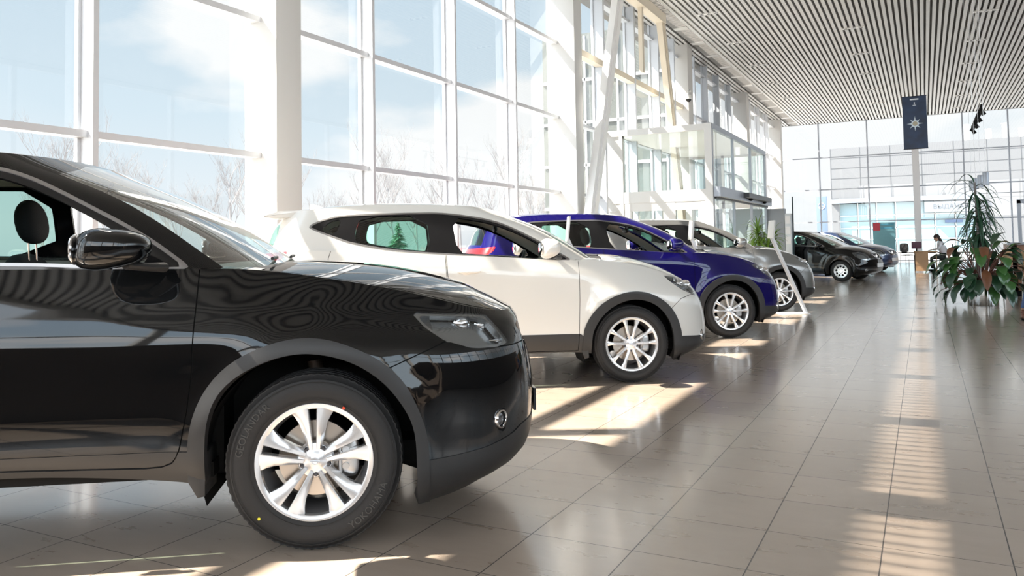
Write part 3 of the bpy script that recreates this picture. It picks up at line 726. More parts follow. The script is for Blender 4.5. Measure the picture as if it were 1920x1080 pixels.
QQ = dict(
    wb=2.646, R=.340, tw=.215, rr=.235, track=.785, wheel='ten', Hroof=1.6,
    rings=[
        (-3.20, .66, .5, .50, [(-3.2, .76), (-2.6, .84), (-.5, .86), (.3, .86), (.7, .80)], [(-3.3, .32), (-2.7, .29), (-1.2, .29), (-.5, .285), (-.1, .23), (.3, .19), (.7, .22)]),
        (-3.36, .85, .5, .55, [(-3.3, .84), (-2.6, .885), (-.5, .885), (0, .895), (.5, .89), (.8, .86)], [(-3.4, .42), (-2.7, .40), (-1.2, .39), (-.5, .37), (0, .33), (.5, .31), (.85, .31)]),
        (-3.42, .865, .5, .56, [(-3.3, .86), (-2.6, .89), (-1.6, .893), (-.5, .895), (0, .903), (.5, .895), (.8, .86)], [(-3.4, .56), (-1.2, .52), (-.5, .51), (.4, .46), (.86, .44)]),
        (-3.44, .855, .5, .56, [(-3.3, .86), (-2.6, .895), (-1.6, .898), (-.5, .895), (0, .905), (.5, .885), (.8, .85)], [(-3.4, .74), (-1.2, .69), (-.5, .68), (.4, .62), (.86, .57)]),
        (-3.42, .825, .5, .56, [(-3.3, .86), (-2.6, .895), (-1.6, .892), (-.5, .89), (0, .900), (.5, .865), (.8, .82)], [(-3.4, .93), (-1.2, .87), (-.5, .85), (.2, .82), (.5, .75), (.83, .69)]),
        (-3.36, .765, .5, .54, [(-3.3, .83), (-2.6, .875), (-1.6, .886), (-.5, .878), (0, .855), (.4, .800), (.8, .74)], [(-3.4, 1.09), (-2.4, 1.05), (-1.2, 1.01), (-.5, .985), (0, .945), (.35, .885), (.77, .805)]),
        (-3.28, .685, .5, .50, [(-3.3, .78), (-2.6, .838), (-1.6, .855), (-.6, .845), (-.35, .825), (0, .785), (.35, .72), (.7, .64)], [(-3.3, 1.24), (-2.6, 1.21), (-1.9, 1.17), (-1.2, 1.135), (-.6, 1.095), (-.35, 1.09), (-.1, 1.065), (.15, 1.02), (.35, .965), (.55, .905), (.69, .865)]),
    ],
    gh=[
        (-3.27, -.20, .45, .46, [(-3.2, .77), (-2.6, .83), (-1.6, .848), (-.6, .835), (-.2, .79)], [(-3.3, 1.22), (-2.6, 1.20), (-1.9, 1.16), (-1.2, 1.125), (-.6, 1.085), (-.2, 1.09)]),
        (-3.20, -.66, .45, .44, [(-3.2, .69), (-2.6, .745), (-1.6, .765), (-1.0, .75), (-.6, .73)], [(-3.3, 1.42), (-1.9, 1.39), (-.66, 1.37)]),
        (-3.10, -1.16, .36, .42, [(-3.2, .60), (-2.6, .64), (-1.6, .645), (-1.1, .60)], [(-3.14, 1.535), (-2.83, 1.575), (-2.48, 1.605), (-2.24, 1.615), (-1.89, 1.612), (-1.53, 1.600), (-1.16, 1.570)]),
    ],
    roofcrown=.035, cowl=-.50,
    crown=[(-.5, .03), (-.2, .055), (.1, .080), (.3, .080), (.45, .070), (.58, .045), (.65, .02), (.685, 0)],
    arch_in=[(-.375, -.2), (-.37, .40), (-.34, .50), (-.27, .60), (-.16, .69), (.0, .745), (.14, .725), (.25, .665), (.33, .57), (.37, .46), (.38, .35), (.38, -.2)],
    arch_out=[(-.455, -.2), (-.45, .43), (-.41, .55), (-.32, .67), (-.18, .765), (.0, .815), (.17, .79), (.31, .71), (.40, .60), (.445, .46), (.45, .38), (.45, -.2)],
    sill=.445, low=[(.40, -.1), (.40, .405), (.5, .40), (.65, .39), (.8, .385), (1.1, .39), (1.1, -.1)],
    fdoor=[(-.46, 1.4), (-.46, 1.02), (-.463, .74), (-.475, .50), (-.485, .30), (-.50, .298), (-1.5, .30), (-1.60, .31), (-1.60, .7), (-1.62, 1.0), (-1.645, 1.4)],
    rdoor=[(-1.655, 1.4), (-1.63, 1.0), (-1.61, .7), (-1.61, .31), (-2.10, .32), (-2.20, .42), (-2.24, .6), (-2.33, .78), (-2.50, .90), (-2.62, 1.05), (-2.64, 1.14), (-2.58, 1.33), (-2.57, 1.5)],
    bumper=[(.35, .30), (.35, .64), (.47, .73), (.60, .76), (.74, .72), (1.2, .70), (1.2, .15), (.35, .15)],
    head=[(.34, .935), (.45, .925), (.56, .900), (.64, .855), (.72, .77), (.705, .725), (.62, .755), (.50, .805), (.40, .875)],
    grille=[(-.42, .83), (-.25, .845), (.25, .845), (.42, .83), (.34, .66), (.26, .60), (-.26, .60), (-.34, .66)],
    fog=(.70, .385, .03, .055),
    dlo=[(-.50, 1.085), (-.58, 1.135), (-.72, 1.225), (-.92, 1.335), (-1.05, 1.40), (-1.16, 1.445), (-1.30, 1.485), (-1.60, 1.530), (-1.78, 1.54), (-2.44, 1.53), (-2.66, 1.505), (-2.84, 1.425), (-2.76, 1.385), (-2.59, 1.32), (-2.44, 1.265), (-2.12, 1.205), (-1.84, 1.175), (-1.57, 1.155), (-1.33, 1.135), (-.90, 1.10), (-.64, 1.082)],
    fwin=[(-.66, 1.105), (-.72, 1.19), (-.92, 1.305), (-1.05, 1.365), (-1.16, 1.410), (-1.30, 1.450), (-1.58, 1.500), (-1.525, 1.165), (-1.33, 1.150), (-.90, 1.118)],
    rwin=[(-1.765, 1.19), (-1.80, 1.515), (-2.37, 1.510), (-2.42, 1.37), (-2.41, 1.285), (-2.33, 1.265), (-2.12, 1.225), (-1.89, 1.195)],
    qwin=[(-2.72, 1.395), (-2.63, 1.475), (-2.53, 1.490), (-2.585, 1.345)],
    wind=[(-.70, 1.06), (-.655, 1.32), (-.62, 1.485), (-.35, 1.54), (0, 1.553), (.35, 1.54), (.62, 1.485), (.655, 1.32), (.70, 1.06)],
    rear=[(-.60, 1.22), (-.56, 1.38), (-.46, 1.48), (.46, 1.48), (.56, 1.38), (.60, 1.22)],
    tail=[(-3.5, 1.17), (-2.98, 1.215), (-3.02, 1.16), (-3.2, 1.04), (-3.5, .98)],
    mirror=((-.735, .99, 1.20), (.090, .115, .082)), sail=(-.56, 1.115), seat=-1.51, spoil=True, roofrail=False)
CP = dict(
    wb=2.60, R=.305, tw=.185, rr=.195, track=.74, wheel='cover', Hroof=1.5,
    rings=[
        (-3.20, .60, .5, .50, [(-3.2, .74), (-2.6, .78), (-.5, .80), (.3, .80), (.7, .74)], [(-3.3, .26), (-2.7, .22), (-.5, .22), (.3, .18), (.7, .20)]),
        (-3.36, .80, .5, .55, [(-3.3, .78), (-2.6, .82), (-.5, .83), (.5, .83), (.8, .80)], [(-3.4, .36), (-.5, .33), (.5, .30), (.85, .29)]),
        (-3.42, .83, .5, .56, [(-3.3, .80), (-2.6, .84), (-1.6, .845), (-.5, .845), (.5, .84), (.8, .80)], [(-3.4, .50), (-1.2, .48), (.4, .43), (.86, .42)]),
        (-3.44, .82, .5, .56, [(-3.3, .80), (-2.6, .845), (-1.6, .85), (-.5, .85), (.5, .83), (.8, .79)], [(-3.4, .68), (-1.2, .64), (.4, .57), (.86, .55)]),
        (-3.42, .80, .5, .56, [(-3.3, .80), (-2.6, .84), (-1.6, .845), (-.5, .845), (.2, .83), (.5, .80), (.8, .76)], [(-3.4, .86), (-1.2, .80), (-.5, .78), (.2, .75), (.83, .66)]),
        (-3.36, .74, .5, .54, [(-3.3, .78), (-2.6, .82), (-1.6, .835), (-.5, .82), (0, .80), (.4, .75), (.8, .69)], [(-3.4, 1.0), (-1.2, .92), (-.5, .89), (0, .86), (.35, .81), (.77, .74)]),
        (-3.28, .66, .5, .50, [(-3.3, .72), (-2.6, .77), (-1.6, .80), (-.6, .79), (-.35, .775), (0, .74), (.35, .68), (.7, .60)], [(-3.3, 1.10), (-2.6, 1.06), (-1.2, 1.01), (-.6, .985), (-.35, .98), (-.1, .955), (.15, .92), (.35, .88), (.55, .83), (.69, .80)]),
    ],
    gh=[
        (-3.27, -.02, .45, .46, [(-3.2, .71), (-2.6, .762), (-1.6, .793), (-.6, .78), (-.2, .74)], [(-3.3, 1.08), (-2.6, 1.05), (-1.2, 1.0), (-.6, .975), (-.2, .98)]),
        (-3.15, -.58, .45, .44, [(-3.2, .64), (-2.6, .69), (-1.6, .71), (-1.0, .70), (-.6, .68)], [(-3.3, 1.28), (-1.9, 1.27), (-.66, 1.26)]),
        (-2.95, -1.10, .36, .42, [(-3.2, .52), (-2.6, .57), (-1.6, .585), (-1.1, .55)], [(-2.95, 1.42), (-2.4, 1.475), (-1.89, 1.49), (-1.10, 1.45)]),
    ],
    roofcrown=.03, cowl=-.40,
    crown=[(-.5, .03), (-.2, .055), (.1, .080), (.3, .080), (.45, .070), (.58, .035), (.66, 0)],
    arch_in=[(-.34, -.2), (-.34, .34), (-.31, .47), (-.22, .58), (-.1, .635), (.02, .64), (.14, .61), (.25, .54), (.32, .43), (.34, .34), (.34, -.2)],
    arch_out=[(-.36, -.2), (-.36, .34), (-.33, .48), (-.235, .595), (-.11, .655), (.02, .66), (.15, .63), (.27, .555), (.34, .44), (.36, .34), (.36, -.2)],
    sill=.26, low=[(.40, -.1), (.40, .20), (.8, .23), (1.1, .23), (1.1, -.1)],
    fdoor=[(-.44, 1.4), (-.43, .74), (-.46, .30), (-.50, .27), (-1.45, .28), (-1.47, .7), (-1.50, 1.4)],
    rdoor=[(-1.51, 1.4), (-1.48, .7), (-1.46, .28), (-2.10, .30), (-2.24, .5), (-2.33, .68), (-2.48, .80), (-2.50, 1.4)],
    bumper=[(.33, .30), (.33, .58), (.45, .66), (.60, .70), (.74, .66), (1.2, .62), (1.2, .10), (.33, .10)],
    head=[(.30, .83), (.45, .85), (.58, .81), (.68, .74), (.74, .64), (.70, .60), (.55, .64), (.40, .72)],
    grille=[(-.36, .77), (-.25, .785), (.25, .785), (.36, .77), (.30, .62), (-.30, .62)],
    fog=(.66, .33, .035, .035),
    dlo=[(-.40, .985), (-.60, 1.10), (-.80, 1.21), (-1.05, 1.33), (-1.30, 1.395), (-1.70, 1.42), (-2.2, 1.405), (-2.6, 1.30), (-2.75, 1.14), (-2.5, 1.08), (-1.2, 1.03)],
    fwin=[(-.56, 1.02), (-.70, 1.12), (-.85, 1.20), (-1.05, 1.29), (-1.30, 1.365), (-1.47, 1.385), (-1.43, 1.05)],
    rwin=[(-1.56, 1.06), (-1.58, 1.39), (-2.15, 1.375), (-2.40, 1.31), (-2.46, 1.11)],
    qwin=[(-2.54, 1.11), (-2.50, 1.27), (-2.58, 1.25), (-2.66, 1.14)],
    wind=[(-.66, .96), (-.60, 1.20), (-.55, 1.37), (-.3, 1.41), (0, 1.42), (.3, 1.41), (.55, 1.37), (.60, 1.20), (.66, .96)],
    rear=[(-.56, 1.10), (-.50, 1.26), (-.42, 1.37), (.42, 1.37), (.50, 1.26), (.56, 1.10)],
    tail=[(-3.5, 1.05), (-3.08, 1.07), (-3.15, .86), (-3.5, .82)],
    mirror=((-.58, .90, 1.05), (.080, .095, .062)), sail=(-.48, 1.01), seat=-1.28, spoil=False, roofrail=False)

def seat_mesh(x, y, z0=.36):
    b = MB()
    b.blob((x + .22, y, z0 + .13), (.26, .25, .085), 3.2, 24, 12)
    T = Matrix.Translation((x - .06, y, z0 + .44)) @ Matrix.Rotation(-math.radians(14), 4, 'Y')
    def sh(p):
        w = 1.0 - .22 * max(0, p.z / .34) ** 2; return Vector((p.x - .02 * math.cos(p.y * 9), p.y * w, p.z))
    b.blob((0, 0, 0), (.085, .26, .345), 3.0, 28, 16, T, 0, sh)
    return b
def headrest_mesh(x, y, z):
    b = MB(); T = Matrix.Translation((x, y, z)) @ Matrix.Rotation(-math.radians(10), 4, 'Y')
    b.blob((0, 0, 0), (.052, .148, .122), 2.5, 24, 14, T, 0, lambda p: Vector((p.x, p.y * (1 - .32 * min(1, max(0, p.z / .12)) ** 2), p.z)))
    return b
def build_car(S, pmat, label, group=None, tyre_txt=False, tint_rear=True, dash=True, detail=True, extra=None, trim=None):
    trim = trim or M_PLAST
    root = empty('car', (0, 0, 0), 0, label, 'car', group)
    wb = S['wb']; pool = Pool()
    rings = [ring(a, b, c, d, W_, Z_) for a, b, c, d, W_, Z_ in S['rings']]
    def bump(G):
        for cx_ in (0, -wb):
            r_ = np.hypot(G[..., 0] - cx_, G[..., 2] - .36)
            G[..., 1] += .020 * np.exp(-((r_ - .44) / .09) ** 2) * (G[..., 1] > .5)
        return G
    low = loft(rings, [4, 5, 8, 8, 8, 7], bump)
    F = pool.grid(low)
    # deck
    r6 = rings[-1]; i0 = int(np.searchsorted(r6[NR:NR + NS + 1, 0], S['cowl'])) + NR
    cr_ = pchip(S['crown']); D = cap_from_ring(r6, i0, len(r6) - 1, cr_, 2.4, 20); FD = pool.grid(D)
    g = [ring(a, b, c, d, W_, Z_, 3.0) for a, b, c, d, W_, Z_ in S['gh']]
    G1 = loft(g, [16, 16]); FG = pool.grid(G1)
    g2 = g[-1]; xm = (g2[0, 0] + g2[-1, 0]) / 2; hl = (g2[-1, 0] - g2[0, 0]) / 2
    rc = lambda x: S['roofcrown'] * (1 - np.clip(np.abs((x - xm) / hl), 0, 1) ** 6)
    FR = pool.grid(cap_from_ring(g2, 0, len(g2) - 1, rc, 2.3, 14))
    side = lambda V, N: np.abs(V[:, 1]) > .30
    # wheel arches out of the lower body
    for cx_ in (0, wb):
        ai = chaikin(S['arch_in'], 2) if cx_ == 0 else chaikin(sym_arch(S['arch_in'], -wb), 2)
        ao = chaikin(S['arch_out'], 2) if cx_ == 0 else chaikin(sym_arch(S['arch_out'], -wb), 2)
        hole, F = pool.split(F, side_poly(ai, 0, side)); arch, F = pool.split(F, side_poly(ao, 0, side))
        for mm in (1, 0): panel('wheel_arch_trim', pool, arch, trim if S is not CP else pmat, root, .010, .055, mm)
    # front end
    lowf, F = pool.split(F, side_poly(S['low']))
    head, F = pool.split(F, side_poly(S['head'], 0, lambda V, N: (np.abs(V[:, 1]) > .40)))
    gri, F = pool.split(F, front_poly(S['grille'], 0, lambda V, N: V[:, 0] > .45))
    fx, fz, fa, fb = S['fog']
    fogp = [(fx + fa * math.cos(t), fz + fb * math.sin(t)) for t in np.linspace(0, 2 * PI, 24, endpoint=False)]
    fog, FF = pool.split(F, side_poly(fogp, 0, lambda V, N: (np.abs(V[:, 1]) > .5) & (V[:, 0] > .4)))
    fogl, lowf2 = pool.split(lowf, side_poly(fogp, 0, lambda V, N: (np.abs(V[:, 1]) > .5) & (V[:, 0] > .4)))
    lowf = lowf2; F = FF; fogf = fog + fogl
    bmp, F, s1 = seam_cut(pool, F, side_poly(S['bumper']))
    rlow, F = pool.split(F, side_poly([(-wb - .42, -.1), (-wb - .42, S['sill'] + .04), (-4.2, S['sill'] + .06), (-4.2, -.1)]))
    sillf, F = pool.split(F, side_poly([(-wb + .40, -.1), (-wb + .40, S['sill'] + .01), (-.44, S['sill']), (-.44, -.1)]))
    tail, F = pool.split(F, side_poly(S['tail']))
    rb, F, s1b = seam_cut(pool, F, side_poly([(-wb - .35, .2), (-wb - .35, .66), (-wb - .55, .72), (-4.3, .72), (-4.3, .2)]))
    fd, F, s2 = seam_cut(pool, F, side_poly(S['fdoor'])); rd, F, s3 = seam_cut(pool, F, side_poly(S['rdoor']))
    fds, sillf, s4 = seam_cut(pool, sillf, side_poly(S['fdoor'])); rds, sillf, s5 = seam_cut(pool, sillf, side_poly(S['rdoor']))
    # deck: bonnet and cowl
    cow = lambda V, N: -(V[:, 0] - (-.245 + .10 * (1 - (V[:, 1] / .8) ** 2)))
    rx, ry = r6[i0:, 0], r6[i0:, 1]
    edge = lambda V, N: np.where(V[:, 0] > rx[-1] - .02, -.02, np.abs(V[:, 1]) - (np.interp(V[:, 0], rx, ry) - .014))
    bon, dk, s6 = seam_cut(pool, FD, lambda V, N: np.maximum(cow(V, N), edge(V, N)), .0035)
    cwl, dk = pool.split(dk, lambda V, N: np.maximum(np.abs(V[:, 1]) - .69, V[:, 0] + .1))
    # greenhouse
    wind, FG = pool.split(FG, front_poly(S['wind'], 0, lambda V, N: V[:, 0] > -1.5))
    rear, FG = pool.split(FG, front_poly(S['rear'], 0, lambda V, N: V[:, 0] < -2.6))
    dl = chaikin(S['dlo'], 1); sd_ok = lambda V, N: np.abs(V[:, 1]) > .45
    dlo, FG = pool.split(FG, side_poly(dl, 0, sd_ok)); dlo_b, F = pool.split(F, side_poly(dl, 0, lambda V, N: (np.abs(V[:, 1]) > .45) & (V[:, 0] < -.49)))
    dlo = dlo + dlo_b
    inner, surround = pool.split(dlo, side_poly(dl, -.014, sd_ok))
    fw, inner = pool.split(inner, side_poly(chaikin(S['fwin'], 1), 0, sd_ok)); rw, inner = pool.split(inner, side_poly(chaikin(S['rwin'], 1), 0, sd_ok)); qw, inner = pool.split(inner, side_poly(chaikin(S['qwin'], 1), 0, sd_ok))
    # panels
    panel('body_shell', pool, F + FG + dk, pmat, root, 0, .018, 2)
    panel('roof_panel', pool, FR, pmat, root, 0, 0, 2)
    panel('bonnet', pool, bon, pmat, root, 0, .02, 2)
    panel('front_bumper', pool, bmp, pmat, root, 0, .02, 2)
    panel('rear_bumper', pool, rb, pmat, root, 0, .02, 2)
    panel('front_bumper_trim', pool, lowf, trim if S is not CP else pmat, root, .004, .02, 2)
    panel('rear_bumper_trim', pool, rlow, trim, root, .004, .02, 2)
    panel('scuttle_trim', pool, cwl, M_PLAST, root, -.008, 0, 2)
    panel('gap_seal', pool, s1 + s1b + s2 + s3 + s4 + s5 + s6, M_BLACK, root, -.006, 0, 2)
    for mm in (1, 0):
        sgn = -1 if mm == 1 else 1
        d_ = panel('front_door', pool, fd, pmat, root, 0, .02, mm); panel('door_lower_trim', pool, fds, trim, d_, .003, .02, mm)
        e_ = panel('rear_door', pool, rd, pmat, root, 0, .02, mm); panel('door_lower_trim', pool, rds, trim, e_, .003, .02, mm)
        panel('sill_trim', pool, sillf, trim, root, .006, .03, mm)
        for dd, hx in ((d_, S['fdoor'][-3][0] + .165), (e_, S['rdoor'][-2][0] + (.17 if S is not XT else .12))):
            hb = MB(); hz = 1.01 if S is not CP else .88; hy = np.interp(hz, [.7, .9, 1.05], [.905, .895, .885]) if S is not CP else .842
            hb.blob((hx, sgn * (hy + .016), hz), (.105, .018, .015), 2.8, 24, 8)
            hb.blob((hx - .02, sgn * (hy - .005), hz), (.055, .013, .032), 2.2, 20, 8)
            hb.build('door_handle', pmat, dd)
        panel('window_surround', pool, surround, mat('satin_window_trim', (0.34, 0.33, 0.33), .35, .9), root, .003, .015, mm)
        panel('window_frame', pool, inner, M_GLOSSB, root, -.002, .02, mm)
        panel('rear_side_window', pool, rw, M_TINT if tint_rear else M_WIND, root, -.008, 0, mm)
        panel('quarter_window', pool, qw, M_TINT, root, -.006, 0, mm)
        if S is CP: panel('front_side_window', pool, fw, M_WIND, root, -.008, 0, mm)
        # lamps
        h_ = panel('headlight', pool, head, M_CLEAR, root, 0, 0, mm)
        hpoly = chaikin(S['head'], 1); rim_, core = pool.split(head, lambda V, N: -side_poly(hpoly, -.011)(V, N))
        panel('lamp_bezel', pool, rim_, mat('lamp_bezel_grey', (.30, .305, .31), .2, .85), h_, -.006, .03, mm)
        dk_, lt_ = pool.split(core, lambda V, N: V[:, 0] - (S['head'][0][0] + .13 + (V[:, 2] - .8) * -.3))
        panel('lamp_housing', pool, lt_, mat('lamp_bowl', (.32, .33, .335), .22, .8), h_, -.050, .0, mm)
        panel('indicator_housing', pool, dk_, mat('lamp_bowl_dark', (.10, .105, .11), .25, .6), h_, -.03, .0, mm)
        hp = np.array(S['head']); cx_ = hp[:, 0].mean(); cz_ = hp[:, 1].mean()
        if detail:
            yy = .70 if S is XT else .66
            for k, (dx, dz, rr_) in enumerate(((-.015, .012, .042), (.075, -.002, .032))):
                lb = MB(); T = Matrix.Translation((cx_ + dx, sgn * (yy - .035 - k * .05), cz_ + dz)) @ Matrix.Rotation(sgn * math.radians(48), 4, 'Z')
                lb.lathe([(0, .034), (rr_ * .5, .031), (rr_ * .85, .018), (rr_, 0), (rr_ + .012, .004), (rr_ + .014, -.03)], 28, 'X', T)
                lb.build('lamp_reflector', M_CHROME, h_)
            st = MB(); pts = [(x, sgn * (yy - .03 - .5 * max(0, x - hp[6][0])), z + .016) for x, z in ((hp[8][0], hp[8][1]), (hp[7][0], hp[7][1]), (hp[6][0], hp[6][1]))]
            st.tube(pts, .006, 8); st.build('lamp_strip', M_CHROME, h_)
        panel('tail_light', pool, tail, M_RED, root, .002, .01, mm)
        f_ = panel('fog_light', pool, fogf, M_BLACK, root, -.002, .02, mm)
        fi = sorted({i for f in fogf for i in f}); fc = pool.P[fi].mean(0) if fi else np.array([fx, .75, fz]); fn = pool.N[fi].mean(0) if fi else np.array([.6, .8, 0])
        fn = Vector((fn[0] + .35, sgn * fn[1], fn[2])).normalized(); T = Matrix.Translation((fc[0], sgn * fc[1], fc[2])) @ fn.to_track_quat('Z', 'Y').to_matrix().to_4x4()
        lb = MB(); lb.lathe([(.030, -.004), (.034, .006), (.040, .008), (.043, .002), (.042, -.01)], 36, 'Z', T); lb.build('fog_ring', M_CHROME, f_)
        lb = MB(); lb.lathe([(0, .004), (.020, .002), (.031, -.005)], 28, 'Z', T); lb.build('fog_lens', mat('fog_lens_glass', (.22, .22, .23), .06, .7), f_)
        fm = MB(); fyy = .745 if S is XT else .705
        # mirror
        (mx, my, mz), (ra, rb_, rc_) = S['mirror']
        mb = MB(); mb.blob((mx, sgn * my, mz), (ra, rb_, rc_), 2.7, 32, 18, None, 0, lambda p: Vector((p.x * (1 - .10 * p.z / rc_) + (.02 if p.x > 0 else 0) * (p.z / rc_), p.y, p.z * (1 - .22 * (p.x / ra)))))
        mo = mb.build('wing_mirror', pmat, root)
        a_ = MB(); a_.tube([(mx + ra * .3, sgn * (my - .02), mz - rc_ * .82), (mx + ra * .75, sgn * (my - .08), mz - rc_ * .95), (mx + ra * 1.1, sgn * (my - .14), mz - rc_ * 1.0)], [.030, .028, .034], 12, flat=.6)
        a_.build('mirror_arm', M_PLAST, mo)
        mg = MB(); mg.blob((mx - ra * .93, sgn * my, mz), (.012, rb_ * .82, rc_ * .78), 3, 20, 8); mg.build('mirror_glass', M_CHROME, mo)
        if S is XT:
            fl = MB(); y0, y1 = sgn * .905, sgn * .70
            for (xa, xb_) in ((-.497, -.43), (-wb - .50, -wb - .43)):
                poly = [(xa, .42), (xb_, .42), (xb_, .25), (xb_ - .03, .245), (xa, .31)]
                fl = MB(); fl.prism(poly, min(y0, y1), max(y0, y1), 'Y'); fl.build('mud_flap', trim, root, bevel=.004)
        elif S is QQ:
            fl = MB(); fl.prism([(-.47, .40), (-.40, .40), (-.39, .235), (-.43, .225), (-.455, .29)], min(sgn * .895, sgn * .7), max(sgn * .895, sgn * .7), 'Y'); fl.build('mud_flap', trim, root, bevel=.004)
        for cx2 in (0, -wb):
            make_wheel(S['wheel'], S['R'], S['tw'], S['rr'], root, (cx2, sgn * S['track'], S['R']), flip=(sgn > 0), detail=detail)
            # well liner
            wl = MB(); wl.lathe([(.455, .50), (.455, .885)], 28, 'Y', Matrix.Translation((cx2, 0, S['R'])) @ (Matrix.Scale(1, 4) if sgn > 0 else Matrix.Scale(-1, 4, (0, 1, 0))), a0=-.35, a1=PI + .35)
            wl.lathe([(.05, .50), (.455, .50)], 28, 'Y', Matrix.Translation((cx2, 0, S['R'])) @ (Matrix.Scale(1, 4) if sgn > 0 else Matrix.Scale(-1, 4, (0, 1, 0))), a0=-.35, a1=PI + .35)
            wl.build('wheel_well_liner', M_BLACK, root)
            if detail and cx2 == 0:
                sb = MB(); sb.tube([(.02, sgn * .62, .40), (-.03, sgn * .60, .74)], .035, 14); sb.tube([(0, sgn * .70, S['R'] - .08), (.05, sgn * .4, .24)], .022, 10); sb.build('suspension_strut', mat('rusty_steel', (.12, .09, .07), .6, .6), root)
    # glass, grille
    panel('windscreen', pool, wind, M_SCREEN, root, 0, 0, 2)
    panel('rear_window', pool, rear, M_TINT, root, 0, 0, 2)
    gr = panel('grille', pool, gri, M_GLOSSB, root, -.03, .0, 2)
    gz = [p[1] for p in S['grille']]; z0, z1 = min(gz), max(gz); gxf = S['rings'][4][1]
    vb = MB()
    g5 = S['rings'][5][1]
    for s_ in (-1, 1): vb.tube([(g5 - .035, s_ * .30, z1 - .012), ((g5 + gxf) / 2 - .01, s_ * .21, (z0 + z1) / 2), (gxf + .002, s_ * .12, z0 + .03), (gxf + .006, 0, z0 + .015)], .014, 10)
    vb.build('chrome_grille_bar', M_CHROME, gr)
    bd = MB(); T = Matrix.Translation((g5 - .004, 0, z1 - .075)); bd.lathe([(.045, 0), (.056, 0), (.056, .012), (.045, .012)], 36, 'X', T, closed=True); bd.box((g5 - .004, -.065, z1 - .086), (g5 + .010, .065, z1 - .064)); bd.build('front_badge', M_CHROME, gr)
    npl = MB(); npl.box((S['rings'][2][1] + .004, -.26, .40), (S['rings'][2][1] + .016, .26, .512)); npl.build('number_plate', M_PLATE if S is CP else M_GLOSSB, root)
    # cabin
    lin = MB()
    panel('cabin_lining', pool, FG + FR, M_LINER, root, -.035, 0, 2)
    body_in = [f for f in F + fd + rd]
    panel('door_card', pool, body_in, M_TRIM, root, -.07, 0, 2)
    beltz = S['rings'][-1][5]; bz = float(pchip(beltz)(-1.2))
    ub = MB(); ub.box((-wb - .55, -.68, S['R'] - .08), (.45, .68, S['R'] + .02)); ub.box((-.45, -.70, .3), (-.40, .70, .92)); ub.box((-wb + .40, -.80, .30), (-.42, .80, .36)); ub.box((-wb - .55, -.5, .3), (-wb + .5, .5, .62))
    ub.build('floor_pan', M_BLACK, root)
    sx = S['seat']; hz = bz - .0
    for sgn in (-1, 1):
        s_ = seat_mesh(sx, sgn * .37, bz - (.71 if S is XT else .76)).build('front_seat', M_SEAT, root)
        hr = headrest_mesh(sx - .10, sgn * .37, bz + (.235 if S is XT else .195)).build('headrest', M_SEAT, s_)
        pp = MB(); [pp.tube([(sx - .09, sgn * .37 + q, bz - .02), (sx - .10, sgn * .37 + q, bz + .16)], .006, 8) for q in (-.045, .045)]; pp.build('headrest_post', M_CHROME, s_)
    rs = MB(); rs.blob((sx - .62, 0, bz - .68), (.26, .62, .09), 4, 24, 10); rs.blob((sx - .95, 0, bz - .38), (.10, .62, .34), 4, 24, 12, Matrix.Rotation(-.2, 4, 'Y')); rso = rs.build('rear_seat', M_SEAT, root)
    for q in (-.38, .38): headrest_mesh(sx - 1.0, q, bz + .06).build('headrest', M_SEAT, rso)
    if dash:
        db = MB(); db.blob((-.52, 0, bz - .20), (.26, .70, .17), 3.5, 28, 12); db.build('dashboard', M_TRIM, root)
        sw = MB(); T = Matrix.Translation((-.86, .37, bz - .13)) @ Matrix.Rotation(math.radians(-65), 4, 'Y')
        pr = [(.185 + .014 * math.cos(a), .014 * math.sin(a)) for a in np.linspace(0, 2 * PI, 10, endpoint=False)]
        sw.lathe(pr, 36, 'Z', T, closed=True); sw.blob((0, 0, 0), (.07, .07, .03), 2.2, 16, 8, T)
        for a in (0, PI, -PI / 2):
            sw.tube([T @ Vector((0, 0, 0)), T @ Vector((.18 * math.sin(a), .18 * math.cos(a), 0))], .014, 8)
        sw.tube([T @ Vector((0, 0, 0)), T @ Vector((0, 0, -.2))], .03, 10)
        sw.build('steering_wheel', M_TRIM, root)
        rv = MB(); rv.blob((-1.12, 0, S['Hroof'] - .20), (.02, .12, .035), 3, 20, 8); rv.tube([(-1.12, 0, S['Hroof'] - .18), (-1.10, 0, S['Hroof'] - .11)], .01); rv.build('rear_view_mirror', M_TRIM, root)
    # wipers
    wp = MB(); zc = float(pchip(S['rings'][-1][5])(-.3)) + .055
    for y0, y1 in ((.05, .60), (-.55, -.02)):
        wp.tube([(-.22, y0, zc - .015), (-.24, (y0 + y1) / 2, zc - .012), (-.29, y1, zc - .015)], .008, 8)
    wp.build('wiper', M_PLAST, root)
    if S['spoil']:
        xr = S['gh'][2][0]; zr = float(pchip(S['gh'][2][5])(xr))
        spb = MB(); spb.prism([(xr + .28, zr + .045), (xr + .0, zr + .030), (xr - .13, zr - .005), (xr - .135, zr - .022), (xr - .05, zr - .035), (xr + .2, zr - .02)], -.56, .56, 'Y'); spb.build('roof_spoiler', pmat, root, bevel=.012)
        fin = MB(); fin.prism([(xr + .20, zr + .045), (xr + .40, zr + .062), (xr + .33, zr + .085), (xr + .24, zr + .115), (xr + .20, zr + .115)], -.018, .018, 'Y'); fin.build('roof_aerial', pmat, root, bevel=.006)
    if extra: extra(root, pool)
    return root
def set_pose(o, p): o.location = (p[0], p[1], 0); o.rotation_euler = (0, 0, p[2])
